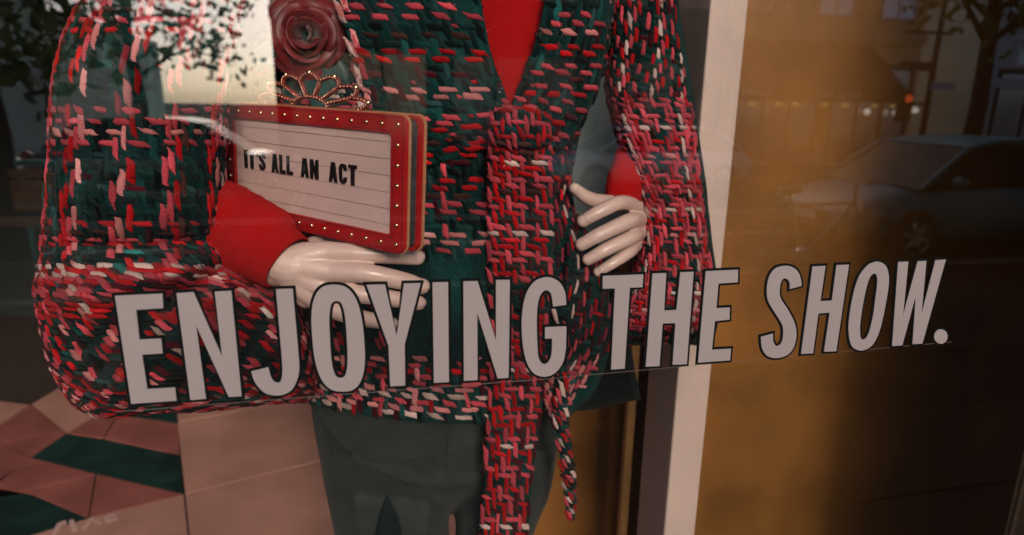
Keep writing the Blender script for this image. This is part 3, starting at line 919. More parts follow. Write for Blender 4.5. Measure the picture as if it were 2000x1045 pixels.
# lapels
rowsL = [[(636, -70, .31), (730, -70, .30), (830, -70, .292), (928, -70, .295)],
         [(676, 60, .305), (760, 60, .29), (850, 60, .284), (950, 60, .286)],
         [(702, 160, .30), (785, 160, .286), (870, 160, .28), (970, 160, .281)],
         [(716, 255, .297), (800, 252, .283), (885, 245, .277), (990, 235, .277)],
         [(770, 335, .296), (840, 325, .283), (915, 300, .276), (1004, 270, .275)]]
GL = sheet(rowsL, 46, 46, 0.003, 11, 6.0)
lp = surf("lapel", GL, M['tweed'], jk, 0.004)
yarn("yarn_floats", GL, lp, "WL...........T.........", "RRM.PP.B.RR.M.LLT.PPR.B.", keep=.95, ar=(.0, .97), br=(0, .97), shear=lambda u, v: 0.0)
yarn("yarn_floats", GL, lp, "LPWL", ".", keep=.97, ar=(.0, .10), br=(.0, .97), off=(0, 0))
rowsR = [[(1078, -70, .296), (1120, -70, .294), (1160, -70, .305), (1192, -70, .33)],
         [(1052, 60, .287), (1095, 60, .285), (1140, 60, .296), (1186, 60, .325)],
         [(1022, 150, .28), (1070, 150, .278), (1120, 150, .292), (1172, 150, .325)],
         [(992, 235, .275), (1030, 240, .274), (1075, 245, .288), (1128, 250, .32)],
         [(1002, 290, .275), (1030, 300, .274), (1060, 305, .284), (1085, 310, .305)]]
GR_ = sheet(rowsR, 44, 30, 0.002, 11, 8.0)
lr = surf("lapel", GR_, M['tweed'], jk, 0.004)
yarn("yarn_floats", GR_, lr, "....................P", "PP.R.PPL.RR.PP.PR", keep=.9, ar=(.03, .95), br=(0, .97), shear=lambda u, v: -.25 * v)

# sleeve, viewer's left
rowsSL = [(-90, 215, 520, .345, .10), (0, 152, 492, .325, .105), (150, 104, 452, .305, .10), (300, 92, 440, .29, .095), (450, 84, 436, .28, .095),
          (520, 78, 452, .275, .10), (575, 72, 548, .27, .10), (650, 88, 598, .265, .095), (735, 104, 606, .265, .085), (785, 122, 607, .27, .065), (808, 140, 604, .272, .045), (816, 156, 590, .275, .010)]
FSL = [(450, 500, 120, 590, 26, .030), (440, 520, 150, 690, 22, -.030), (460, 560, 230, 760, 24, .022), (430, 470, 110, 480, 20, -.024), (420, 420, 130, 380, 26, .016), (300, 650, 130, 760, 20, -.018), (380, 640, 300, 800, 18, .014),
       (330, 120, 180, 330, 26, -.010), (420, 60, 250, 300, 30, .010), (560, 620, 330, 790, 22, -.012), (590, 700, 450, 790, 16, .008), (200, 0, 130, 260, 26, .010)]
GSL = sleeve_tube(rowsSL, 130, 130, wrinkle=0.004, wf=11, seed=2.0, folds=FSL, yf=lambda x, y: y - max(0., (y - 640) / 175) * max(0., x - 190) * .085 - max(0., (y - 700) / 115) * max(0., 200 - x) * .45)
sl = surf("sleeve", GSL, M['tweed'], jk, 0.004, close_u=True)
sl["label"] = "wide sleeve bent at the elbow beside the red clutch"
shL = lambda u, v: 0.0
yarn("yarn_floats", GSL, sl, "PPRB.....RRPL.....PLR...", "PPLP......RBPR......", ar=(.19, .80), br=(.0, .45), keep=.95, cell=.0082, off=(2, 3))
yarn("yarn_floats", GSL, sl, "RPPRB.MPRRPB.PLWRP.", "PPWRWPRMPPBRRRWPMPL", ar=(.18, .80), br=(.45, .60), keep=.95, cell=.0082, off=(2, 5), shear=lambda u, v: .25 * (v - .3))
yarn("yarn_floats", GSL, sl, "WPRLMPPR.RMLPB.PRPLPM.R", ".........R........", ar=(.18, .80), br=(.60, .985), keep=.95, cell=.0082, off=(10, 3), shear=lambda u, v: .42 * (v - .3))
yarn("yarn_floats", GSL, sl, "W.", ".", ar=(.715, .735), br=(.2, .52), keep=.95, cell=.0086)

# sleeve, viewer's right
rowsSR = [(-90, 1196, 1318, .43, .07), (0, 1192, 1325, .425, .07), (100, 1186, 1340, .42, .075), (170, 1182, 1352, .415, .078), (250, 1200, 1366, .41, .075),
          (350, 1226, 1378, .405, .07), (420, 1243, 1385, .40, .07), (520, 1238, 1396, .395, .075), (590, 1196, 1402, .39, .08), (640, 1180, 1400, .39, .07), (668, 1184, 1385, .395, .03), (672, 1200, 1370, .40, .008)]
GSR = sleeve_tube(rowsSR, 90, 90, wrinkle=0.003, wf=12, seed=5.0, folds=[(1190, 200, 1350, 150, 14, .010), (1230, 420, 1370, 330, 16, .010), (1240, 500, 1380, 440, 14, -.010), (1200, 600, 1390, 540, 14, .008)])
sr = surf("sleeve", GSR, M['tweed'], jk, 0.004, close_u=True)
sr["label"] = "sleeve beside the white post ending at the red cuff"
yarn("yarn_floats", GSR, sr, ".RWPR.P", "...................", cell=.0078, ar=(.25, .66), br=(.0, .30), keep=.9, shear=lambda u, v: -.25 * v)
yarn("yarn_floats", GSR, sr, "WPPRPPBPRPP.", "PPWPRPLPBPRPP.", cell=.0078, ar=(.23, .665), br=(.30, .83), keep=.97)
yarn("yarn_floats", GSR, sr, ".RPR..MRM.P", "..............", cell=.0078, ar=(.23, .66), br=(.83, .97), keep=.9)

# sash: knot, wide hanging end, thin end
rowsS = [[(972, 214, .268), (1000, 210, .256), (1035, 212, .256), (1062, 220, .270)],
         [(960, 260, .262), (995, 260, .248), (1035, 260, .248), (1074, 262, .266)],
         [(957, 340, .264), (995, 340, .252), (1035, 340, .252), (1078, 340, .268)],
         [(955, 450, .266), (995, 450, .256), (1040, 450, .256), (1080, 450, .268)],
         [(957, 560, .266), (995, 560, .258), (1035, 560, .258), (1078, 560, .268)],
         [(962, 660, .264), (1000, 660, .256), (1035, 660, .256), (1066, 660, .264)],
         [(958, 760, .262), (995, 760, .252), (1032, 760, .252), (1062, 760, .262)],
         [(950, 880, .262), (985, 880, .252), (1020, 880, .252), (1046, 880, .262)],
         [(943, 1000, .262), (975, 1000, .254), (1008, 1000, .254), (1034, 1000, .264)],
         [(938, 1130, .262), (968, 1130, .256), (1000, 1130, .256), (1026, 1130, .264)]]
GS = sheet(rowsS, 120, 26, 0.002, 14, 2.5)
sa_ = surf("sash", GS, M['tweed'], jk, 0.008); sa_["label"] = "broad hanging sash end in dense red and pink weave"
yarn("yarn_floats", GS, sa_, "PRRPRPBPRPL", "PRBPWRRPPBR", cell=.0086, keep=.985, ar=(.0, 1), br=(.0, .44), wid=.78)
yarn("yarn_floats", GS, sa_, "PRRP.MBPRPL", "..B...R..P.", cell=.0086, keep=.95, ar=(.0, 1), br=(.44, .56), wid=.78)
yarn("yarn_floats", GS, sa_, "PRRPRPMPRML", "PRMPWRMPP.R", cell=.0086, keep=.985, ar=(.0, 1), br=(.56, 1), wid=.78)
kn = [[(962, 222, .25), (1000, 214, .238), (1040, 216, .238), (1074, 230, .252)], [(958, 250, .247), (1000, 250, .232), (1040, 250, .232), (1078, 254, .25)], [(964, 285, .252), (1000, 290, .242), (1040, 290, .242), (1072, 285, .256)]]
GKN = sheet(kn, 20, 24, .002, 20, 1.0)
ko = surf("knot", GKN, M['tweed'], jk, 0.01)
yarn("yarn_floats", GKN, ko, "PRRPPRP", "R.P.RB", cell=.0078, keep=.97, wid=.8)
rowsN = [[(1082, 600, .268), (1097, 600, .262), (1110, 600, .268)], [(1083, 760, .266), (1096, 760, .26), (1108, 760, .266)], [(1086, 840, .265), (1099, 840, .258), (1112, 840, .265)],
         [(1096, 910, .265), (1108, 910, .258), (1122, 908, .265)], [(1104, 970, .265), (1114, 970, .26), (1126, 968, .265)], [(1111, 1016, .266), (1116, 1018, .262), (1121, 1015, .266)]]
GN = sheet(rowsN, 70, 10, 0.001, 16, 7)
so = surf("sash", GN, M['tweed'], jk, 0.007); so["label"] = "thin twisted sash end hanging to a point"
yarn("yarn_floats", GN, so, "WRP", ".", cell=.0078, keep=.99, wid=.8, br=(0, .98), shear=lambda u, v: .2 * v)

# ------------------------------------------------------------------ sweater
sw_ = empty("red_sweater", tuple(px(1000, 300, .36)))
tag(sw_, "plain red knit sweater under the jacket with cuffs showing", "sweater")
rowsV = [[(840, -80, .36), (930, -80, .325), (1000, -80, .315), (1080, -80, .325), (1150, -80, .36)],
         [(860, 60, .355), (935, 60, .318), (1000, 60, .308), (1070, 60, .318), (1130, 60, .355)],
         [(880, 180, .35), (945, 180, .31), (1000, 180, .30), (1055, 180, .31), (1110, 180, .35)],
         [(890, 330, .35), (950, 330, .312), (1000, 330, .305), (1050, 330, .312), (1100, 330, .35)]]
surf("chest", sheet(rowsV, 30, 30, .0015, 10, 0), M['knit'], sw_, 0.003)


def limb(name, pts, mat, parent, nr=30, nc=28, thick=0.0025, flat=1.0):
    """sleeve-like tube: pts of (point3, radius)"""
    P = cr(np.array([list(p) + [r] for p, r in pts], float), nr)
    G = np.zeros((nr, nc, 3))
    ref = np.array([0, -1.0, 0])
    for i in range(nr):
        t = P[min(i + 1, nr - 1), :3] - P[max(i - 1, 0), :3]; t /= np.linalg.norm(t)
        a = np.cross(t, ref); a /= np.linalg.norm(a); b = np.cross(a, t)
        for j in range(nc):
            th = 2 * math.pi * j / (nc - 1)
            q_ = P[i, :3] + P[i, 3] * (a * math.cos(th) + b * math.sin(th) * flat)
            wk = noise.noise(Vector((q_[0] * 26, q_[1] * 26 + 3, q_[2] * 26))) * .05 + noise.noise(Vector((i * .55, math.cos(th) * .6, math.sin(th) * .6))) * .07
            G[i, j] = P[i, :3] + P[i, 3] * (1 + wk) * (a * math.cos(th) + b * math.sin(th) * flat)
    return surf(name, G, mat, parent, thick)


limb("cuff", [(px(395, 420, .30), .048), (px(450, 442, .265), .048), (px(505, 474, .23), .045), (px(543, 502, .21), .0365), (px(560, 515, .204), .034)], M['knit'], sw_, flat=.8)
limb("cuff", [(px(1290, 250, .45), .034), (px(1245, 300, .39), .030), (px(1222, 352, .36), .028), (px(1216, 395, .345), .026)], M['knit'], sw_, flat=.7)

# ------------------------------------------------------------------ trousers and mannequin
tr = empty("grey_trousers", tuple(px(800, 1045, .42)))
tag(tr, "dark grey green tailored trousers on the mannequin's legs", "trousers")
rowsH = [(730, 606, 1098, .42, .10), (800, 608, 1096, .415, .105), (860, 618, 1092, .41, .11), (920, 630, 1084, .41, .11), (955, 636, 1076, .41, .108), (985, 650, 1066, .42, .075), (1000, 670, 1050, .43, .03)]
legs = [[(880, 624, 884, .41, .108), (960, 637, 880, .41, .108), (1045, 653, 877, .41, .105), (1150, 668, 880, .41, .10), (1400, 700, 890, .43, .095), (1585, 712, 898, .44, .095)],
        [(880, 880, 1090, .41, .108), (960, 888, 1074, .41, .108), (1045, 889, 1042, .41, .105), (1150, 892, 1020, .41, .10), (1400, 900, 1040, .43, .095), (1585, 908, 1046, .44, .095)]]
tmb = MB()
for rows_, e_ in ((rowsH, 2.2), (legs[0], 2.6), (legs[1], 2.6)):
    Gt = sleeve_tube(rows_, 44, 61, e=e_, wrinkle=.003, wf=9, seed=1, folds=[(880, 975, 700, 900, 13, .010), (880, 985, 690, 960, 12, -.009), (880, 960, 760, 850, 12, .009), (690, 880, 700, 1100, 12, .008), (840, 980, 830, 1120, 14, .012), (655, 900, 668, 1100, 10, -.007), (900, 960, 1000, 900, 12, .008)])
    nr_, nc_ = 44, 60
    Vt = Gt[:, :60].reshape(-1, 3)
    Ft = [(i * 60 + j, i * 60 + (j + 1) % 60, (i + 1) * 60 + (j + 1) % 60, (i + 1) * 60 + j) for i in range(43) for j in range(60)]
    Ft += [tuple(range(60)), tuple(43 * 60 + k for k in range(60))]
    tmb.add(Vt, Ft)
to_ = tmb.build("cloth", M['trouser'], tr, True)
fix_normals(to_)
md = to_.modifiers.new("fuse", 'REMESH'); md.mode = 'VOXEL'; md.voxel_size = .0045; md.use_smooth_shade = True
md = to_.modifiers.new("soften", 'SMOOTH'); md.iterations = 6; md.factor = .5
rowsY = []
arc = [(612, 792), (650, 850), (700, 893), (760, 908), (820, 892), (862, 858), (905, 815)]
for f in (0, .5, 1.0):
    rowsY.append([(x, 785 + (y - 785) * f, .2915 + (.0000016 if x < 770 else .0000002) * (x - 770) ** 2) for x, y in arc])
o = surf("shirt_hem", sheet(rowsY, 24, 50, .001, 9, 2), M['trouser'], tr, 0.006)
o["label"] = "rounded hem of the layer under the jacket"
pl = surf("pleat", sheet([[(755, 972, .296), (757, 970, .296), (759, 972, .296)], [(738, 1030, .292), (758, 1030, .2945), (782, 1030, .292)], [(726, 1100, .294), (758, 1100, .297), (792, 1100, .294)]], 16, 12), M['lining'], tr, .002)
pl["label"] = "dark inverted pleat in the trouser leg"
mb = MB()
for x_, y0_, y1_ in ((872, 830, 965),):
    n_ = 26
    for k in range(n_):
        ya, yb = y0_ + (y1_ - y0_) * k / n_, y0_ + (y1_ - y0_) * (k + .62) / n_
        mb.tube([px(x_, ya, .2985), px(x_, yb, .2985)], .0007, 5)
o = mb.build("fly_stitching", M['lining'], tr); o["kind"] = "stuff"

mq = empty("mannequin", tuple(px(820, 1045, .44)))
tag(mq, "pale glossy fashion mannequin holding a clutch and its own lapel", "mannequin")


def capsule_mb(mb, pts, rad, seg=16):
    """tapered limb with round joints"""
    P = [np.array(p, float) for p in pts]
    mb.tube(P, rad, seg)
    for p, r in zip(P, rad):
        mb.add(*sphere_geo(p, r, 16, 10))


def fuse(name, mb, mat, parent, voxel, smooth_it=6):
    o = mb.build(name, mat, parent, smooth=True)
    r = o.modifiers.new("fuse", 'REMESH'); r.mode = 'VOXEL'; r.voxel_size = voxel; r.use_smooth_shade = True
    s = o.modifiers.new("soften", 'SMOOTH'); s.iterations = smooth_it; s.factor = 0.5
    return o


def dens(pts, rad, n):
    q = cr(np.array([list(p) + [r] for p, r in zip(pts, rad)], float), n)
    return [p[:3] for p in q], [p[3] for p in q]


# torso, arms, legs inside the clothes
bm_ = MB()
tors = [((820, -160, .44), .085), ((815, 60, .44), .085), ((815, 250, .44), .075), ((825, 430, .44), .075), ((835, 650, .44), .085), ((840, 820, .44), .088)]
capsule_mb(bm_, *dens([px(*p) for p, r in tors], [r for p, r in tors], 16))
for a in ([((560, -60, .47), .03), ((330, 150, .33), .042), ((240, 540, .29), .036), ((400, 470, .28), .032), ((545, 515, .215), .027)],
          [((1120, -60, .42), .045), ((1250, 60, .43), .04), ((1320, 560, .42), .034), ((1262, 430, .40), .027), ((1235, 400, .375), .022)],
          [((760, 830, .44), .085), ((765, 1045, .42), .06), ((795, 1400, .44), .05), ((806, 1590, .44), .04), ((806, 1625, .43), .036), ((790, 1727, .36), .028), ((775, 1828, .29), .020)],
          [((900, 830, .44), .08), ((960, 1045, .42), .045), ((970, 1400, .44), .042), ((975, 1590, .44), .036), ((975, 1625, .43), .034), ((965, 1727, .36), .028), ((955, 1828, .29), .020)]):
    capsule_mb(bm_, *dens([px(*p) for p, r in a], [r for p, r in a], 20))
fuse("body", bm_, M['skin'], mq, 0.008, 3)

pc_ = px(890, 1640, .42)
mb = MB(); mb.tube([(pc_[0], .40, FZ + .001), (pc_[0], .40, FZ + .011)], .19, 48); mb.build('base_plate', M['rim'], mq)
mb = MB(); mb.tube([(pc_[0] + .01, .52, FZ + .011), (pc_[0] + .01, .52, FZ + .42)], .008, 12); mb.build('support_rod', M['rim'], mq, True)
# viewer's left hand: open, palm under the clutch
HB = MB()
wrist = px(548, 514, .205)
fing = [  # knuckle, pip, dip, tip (x, y, Y), radii
    ([(640, 492, .196), (705, 495, .188), (768, 499, .188), (815, 503, .194)], [.0116, .0104, .0098, .0088]),
    ([(650, 530, .188), (715, 534, .176), (780, 547, .176), (824, 559, .184)], [.0122, .0108, .0102, .0090]),
    ([(648, 566, .190), (708, 575, .180), (770, 584, .180), (818, 592, .186)], [.0118, .0102, .0094, .0084]),
    ([(636, 598, .196), (680, 615, .188), (725, 625, .188), (765, 632, .194)], [.0112, .0098, .0088, .0076])]
for pts, rad in fing:
    P = [px(*p) for p in pts]
    capsule_mb(HB, *dens(P, rad, 12))
    capsule_mb(HB, *dens([wrist + (P[0] - wrist) * .12, wrist + (P[0] - wrist) * .55, P[0]], [.019, .0165, rad[0]], 10))
capsule_mb(HB, *dens([px(500, 480, .225), px(530, 500, .212), px(575, 522, .202)], [.027, .0245, .023], 8))
capsule_mb(HB, *dens([px(600, 503, .204), px(605, 548, .202), px(600, 577, .205)], [.0155, .0165, .0145], 8))
# thumb behind the clutch
capsule_mb(HB, *dens([px(575, 500, .215), px(620, 480, .245), px(670, 450, .262), px(720, 435, .265)], [.015, .0125, .0105, .008], 12))
hl = fuse("hand", HB, M['skin'], mq, 0.0014, 4); hl["label"] = "open hand under the red clutch, fingers straight"


def nail(parent, base, tip, nrm, w, mat):
    base, tip = np.array(base), np.array(tip); n = np.array(nrm, float); n /= np.linalg.norm(n)
    t = tip - base; L = np.linalg.norm(t); t /= L
    n = n - t * n.dot(t); n /= np.linalg.norm(n)
    s = np.cross(n, t)
    V = []; F = []; nu, nv = 7, 7
    for i in range(nv):
        f = i / (nv - 1)
        ww = w * (0.78 + .3 * math.sin(math.pi * min(1, f * 1.15 + .1)) * .8)
        for j in range(nu):
            g = (j / (nu - 1) - .5) * 2
            V.append(base + t * L * f + s * g * ww - n * (g * g * w * .42) + n * .0009)
    for i in range(nv - 1):
        for j in range(nu - 1):
            a = i * nu + j; F.append((a, a + 1, a + nu + 1, a + nu))
    o = mk("nail", V, F, mat, parent, True)
    m = o.modifiers.new("t", 'SOLIDIFY'); m.thickness = .0006
    return o


# viewer's right hand: closed on the lapel edge
HR = MB()
wr = px(1240, 402, .375)
fing2 = [
    ([(1240, 402, .345), (1210, 396, .303), (1170, 414, .293), (1138, 432, .298)], [.0112, .0104, .0094, .0084]),
    ([(1247, 430, .345), (1228, 432, .300), (1176, 456, .288), (1135, 478, .294)], [.0118, .0110, .0100, .0088]),
    ([(1246, 456, .348), (1232, 464, .305), (1184, 487, .293), (1148, 507, .299)], [.0112, .0105, .0095, .0084]),
    ([(1240, 480, .355), (1228, 493, .315), (1195, 515, .304), (1168, 531, .308)], [.0098, .0090, .0080, .0072])]
for pts, rad in fing2:
    P = [px(*p) for p in pts]
    capsule_mb(HR, *dens(P, rad, 12))
    capsule_mb(HR, *dens([wr, (wr + P[0]) / 2, P[0]], [.017, .0145, rad[0] * 1.05], 8))
capsule_mb(HR, *dens([px(1240, 445, .362), px(1242, 425, .366), wr, px(1236, 370, .385)], [.016, .018, .020, .021], 9))
capsule_mb(HR, *dens([px(1225, 400, .36), px(1185, 396, .335), px(1150, 388, .315), px(1122, 368, .305)], [.0145, .0115, .0100, .0076], 12))
hr = fuse("hand", HR, M['skin'], mq, 0.0013, 4); hr["label"] = "closed hand gripping the lapel edge"
def nails(hand, fingers, lean):
    for pts, rad in fingers:
        dp, tp = px(*pts[2]), px(*pts[3]); t = tp - dp; t /= np.linalg.norm(t)
        n = (CAM - tp); n /= np.linalg.norm(n); n = n + np.array(lean); n -= t * n.dot(t); n /= np.linalg.norm(n)
        r = rad[3]
        nail(hand, dp + (tp - dp) * .62 + n * r * 1.0, tp + t * r * .72 + n * r * .62, n, r * .72, M['nail'])


nails(hr, fing2, (0, 0, .15))
nails(hl, fing, (0, 0, .45))

br_ = empty("gold_bracelet", tuple(px(1240, 410, .36)))
tag(br_, "thin gold bangle with a knot at the mannequin's wrist", "bracelet")
c0 = px(1238, 405, .372); ax = px(1222, 352, .36) - px(1245, 440, .366); ax /= np.linalg.norm(ax)
e1 = np.cross(ax, [0, 1, 0]); e1 /= np.linalg.norm(e1); e2 = np.cross(ax, e1)
mb = MB(); mb.tube([c0 + .0235 * (e1 * math.cos(t) + e2 * math.sin(t)) for t in np.linspace(0, 2 * math.pi, 40)], .0011, 8); mb.build("bangle", M['gold'], br_, True)
mb = MB()
kc = px(1249, 426, .352)
for q in range(3):
    mb.tube([kc + np.array([.005 * math.cos(t + q), .003 * math.sin(t * 2 + q), .0055 * math.sin(t + q * 2)]) for t in np.linspace(0, 2 * math.pi, 24)], .0012, 7)
mb.build("knot", M['gold'], br_, True)

# ------------------------------------------------------------------ clutch
quad = [(440, 199), (801, 226), (779, 497), (440, 416)]      # TL TR BR BL
dirs = np.array([ray(*q) for q in quad])
A = np.stack([dirs[0], -dirs[1], dirs[2], -dirs[3]], 1)
u_, s_, vh = np.linalg.svd(A)
dep = np.abs(vh[-1]); dep = dep / dep[1] * 0.60
TLp, TRp, BRp, BLp = [CAM + dirs[i] * dep[i] for i in range(4)]
cX = (TRp - TLp + BRp - BLp) / 2; CW = np.linalg.norm(cX); cX /= CW
cY0 = (TLp - BLp + TRp - BRp) / 2; cY0 -= cX * cY0.dot(cX); CH = np.linalg.norm(cY0); cY = cY0 / CH
cN = np.cross(cX, cY); cN = cN if cN.dot(CAM - TLp) > 0 else -cN
cO = (TLp + TRp + BRp + BLp) / 4
cl = empty("marquee_clutch", tuple(BLp))
tag(cl, "red leather clutch shaped like a theatre marquee reading IT'S ALL AN ACT", "clutch")
c3 = lambda x, z, y: cO + cX * x + cY * z - cN * y       # x right, z up, y into the bag


def rrect(w, h, r, n=6, cx=0, cy=0):
    out = []
    for (sx, sy, a0) in ((1, 1, 0), (-1, 1, 90), (-1, -1, 180), (1, -1, 270)):
        for k in range(n + 1):
            a = R(a0 + 90 * k / n)
            out.append((cx + sx * (w / 2 - r) + r * math.cos(a), cy + sy * (h / 2 - r) + r * math.sin(a)))
    return out


hw, hh = CW / 2, CH / 2
ih = CH * 0.74; iw = CW - (CH - ih) * 1.08
fr = plate("front_frame", [rrect(CW, CH, .010), rrect(iw, ih, .004)[::-1]], 0, .005, M['leather'], cl, c3)
m = fr.modifiers.new("edge", 'BEVEL'); m.width = .0012; m.segments = 2; m.limit_method = 'ANGLE'
plate("piping", [rrect(CW + .003, CH + .003, .0115), rrect(CW - .012, CH - .012, .006)[::-1]], .0052, .0072, M['edge'], cl, c3)
plate("light_panel", [rrect(iw + .004, ih + .004, .004)], .0034, .0049, M['lightbox'], cl, c3)
mbx = plate("body_shell", [rrect(CW - .006, CH - .006, .009)], .0074, .020, M['leather_dark'], cl, c3)
bk = plate("back_frame", [rrect(CW, CH, .010)], .0202, .0262, M['leather'], cl, c3)
plate("piping", [rrect(CW + .0035, CH + .0035, .0115), rrect(CW - .012, CH - .012, .006)[::-1]], .0264, .0288, M['edge'], cl, c3)
for k in range(6):
    z = ih / 2 - ih * (k + .55) / 6.1
    mb = MB()
    P = [c3(-iw / 2, z - .00035, .0034), c3(iw / 2, z - .00035, .0034), c3(iw / 2, z + .00035, .0034), c3(-iw / 2, z + .00035, .0034)]
    Q = [p - cN * .0005 for p in P]
    mb.add(P + Q, BOXF); mb.build("rail", M['rail'], cl)
# marquee letters
GLY = {
    'I': [[(.0, 0), (.3, 0), (.3, 1), (.0, 1)]],
    'T': [[(.19, 0), (.47, 0), (.47, .82), (.66, .82), (.66, 1), (0, 1), (0, .82), (.19, .82)]],
    "'": [[(0, .72), (.16, .72), (.2, 1), (0, 1)]],
    'A': [[(0, 0), (.24, 0), (.28, .2), (.42, .2), (.46, 0), (.7, 0), (.5, 1), (.2, 1)], [(.31, .38), (.39, .38), (.35, .74)]],
    'L': [[(0, 0), (.6, 0), (.6, .2), (.26, .2), (.26, 1), (0, 1)]],
    'N': [[(0, 0), (.24, 0), (.24, .55), (.46, 0), (.70, 0), (.70, 1), (.46, 1), (.46, .45), (.24, 1), (0, 1)]],
    'C': [[(.66, .34), (.42, .34), (.40, .22), (.34, .18), (.27, .24), (.25, .5), (.27, .76), (.34, .82), (.40, .78), (.42, .66), (.66, .66), (.62, .88), (.5, .98), (.34, 1), (.16, .97), (.05, .85), (0, .5),
           (.05, .15), (.16, .03), (.34, 0), (.5, .02), (.62, .12)]],
    'S': [[(.62, .68), (.40, .68), (.37, .80), (.30, .83), (.24, .76), (.26, .66), (.42, .56), (.58, .42), (.63, .26), (.56, .1), (.42, .01), (.26, 0), (.1, .05), (.02, .18), (0, .32), (.23, .32), (.25, .2),
           (.32, .17), (.39, .22), (.38, .32), (.26, .42), (.08, .56), (.01, .72), (.06, .9), (.2, .99), (.36, 1), (.52, .95), (.6, .84)]]}
zrow = ih / 2 - ih * 3.55 / 6.1 + .0012
hgt = ih / 6.1 * 1.28
xcur = -iw / 2 + iw * .105
def on_clutch(x, y):
    d = ray(x, y); t = (cO - cN * -.0 - CAM).dot(cN) / d.dot(cN)
    q = CAM + d * t - cO
    return q.dot(cX), q.dot(cY)


for wd, a_, b_ in (("IT'S", (474, 322), (515, 330)), ("ALL", (527, 332), (568, 337)), ("AN", (584, 340), (618, 345)), ("ACT", (639, 350), (693, 356))):
    xs0, xs1 = on_clutch(*a_)[0], on_clutch(*b_)[0]
    tot = sum(max(p[0] for p in GLY[ch][0]) for ch in wd) + .14 * (len(wd) - 1) - (.10 if "'" in wd else 0)
    sc = (xs1 - xs0) / tot
    x = xs0
    for ch in wd:
        g = [[(x + p[0] * sc, zrow + p[1] * hgt) for p in lp_] for lp_ in GLY[ch]]
        g = [ccw([np.array(p) for p in lp_]) for lp_ in g]
        if len(g) > 1: g[1] = g[1][::-1]
        plate("letter", g, .0020, .0032, M['black'], cl, c3)
        x += (max(p[0] for p in GLY[ch][0]) + (.14 if ch != "'" else .04)) * sc
# studs
sv, sf_ = sphere_geo((0, 0, 0), .0026, 10, 6)
stud_me = None
bw = (CH - ih) / 2
studs = [(-hw + bw * .55 + (CW - bw * 1.1) * k / 13, hh - bw * .52) for k in range(14)] + [(-hw + bw * .55 + (CW - bw * 1.1) * k / 13, -hh + bw * .52) for k in range(14)] \
    + [(hw - bw * .55, hh - bw * .52 - (CH - bw * 1.04) * k / 6) for k in range(1, 6)] + [(-hw + bw * .55, hh - bw * .52 - (CH - bw * 1.04) * k / 6) for k in range(1, 6)]
for x, z in studs:
    p = c3(x, z, .0003)
    if stud_me is None:
        s0 = mk("stud", [np.array(v) for v in sv], sf_, M['gold'], cl, True, world_space=False); stud_me = s0.data
    else:
        s0 = bpy.data.objects.new("stud", stud_me); s0.parent = cl; col.objects.link(s0)
    s0.location = Vector(p - np.array(cl.location))
# stitching rows on the frame
mb = MB()
def stitch_row(x0, z0, x1, z1):
    L = math.hypot(x1 - x0, z1 - z0); n = int(L / .0032)
    for k in range(n):
        f0, f1 = (k + .15) / n, (k + .8) / n
        mb.tube([c3(x0 + (x1 - x0) * f0, z0 + (z1 - z0) * f0, -.0001), c3(x0 + (x1 - x0) * f1, z0 + (z1 - z0) * f1, -.0001)], .00045, 4)
for d in (.0022, bw - .0022):
    stitch_row(-hw + d, hh - d, hw - d, hh - d); stitch_row(-hw + d, -hh + d, hw - d, -hh + d)
    stitch_row(hw - d, hh - d, hw - d, -hh + d)
o = mb.build("stitching", M['thread'], cl); o["kind"] = "stuff"

# jewelled fan crest on the top edge
fan_c = c3(-hw + CW * .50, hh + .001, .010)
FX, FZ_ = 1.72, .66
FR = .052
crest = MB(); beads = MB()
f3 = lambda x, z: fan_c + cX * x * FX + cY * z * FZ_
def beadline(pts, r=.0015, gap=.0031):
    P = [np.array(p) for p in pts]
    d = [0]
    for a, b in zip(P[:-1], P[1:]): d.append(d[-1] + np.linalg.norm(b - a))
    n = max(2, int(d[-1] / gap))
    for k in range(n + 1):
        t = d[-1] * k / n
        i = min(len(P) - 2, max(0, int(np.searchsorted(d, t) - 1)))
        f = (t - d[i]) / max(1e-9, d[i + 1] - d[i])
        c = P[i] + (P[i + 1] - P[i]) * f
        q = f3(*c) + cN * .0026
        beads.add(*sphere_geo(q, r, 6, 4))
    crest.tube([f3(*p) for p in P], .0026, 6)
r0 = .017
beadline([(r0 * math.cos(a), r0 * math.sin(a)) for a in np.linspace(0, math.pi, 18)])
npet = 7
for k in range(npet + 1):
    a = math.pi * k / npet
    beadline([(r0 * math.cos(a), r0 * math.sin(a)), (FR * .82 * math.cos(a), FR * .82 * math.sin(a))])
for k in range(npet):
    a0, a1 = math.pi * k / npet, math.pi * (k + 1) / npet
    am = (a0 + a1) / 2
    arcp = []
    for t in np.linspace(0, 1, 9):
        a = a0 + (a1 - a0) * t; rr = FR * .82 + (.0105) * math.sin(math.pi * t)
        arcp.append((rr * math.cos(a), rr * math.sin(a)))
    beadline(arcp)
cr_o = crest.build("fan_crest", M['copper'], cl, True); cr_o["label"] = "beaded fan crest on the clutch's top edge"
bo = beads.build("beadwork", M['bead'], cr_o, True); bo["kind"] = "stuff"
for k in range(npet):
    a = math.pi * (k + .5) / npet
    q = f3((FR * .82 + .0115) * math.cos(a), (FR * .82 + .0115) * math.sin(a)) + cN * .001
    mk("jewel", *sphere_geo(q, .0030, 8, 5, (1, .7, 1.2)), M['gold'], cr_o, True)

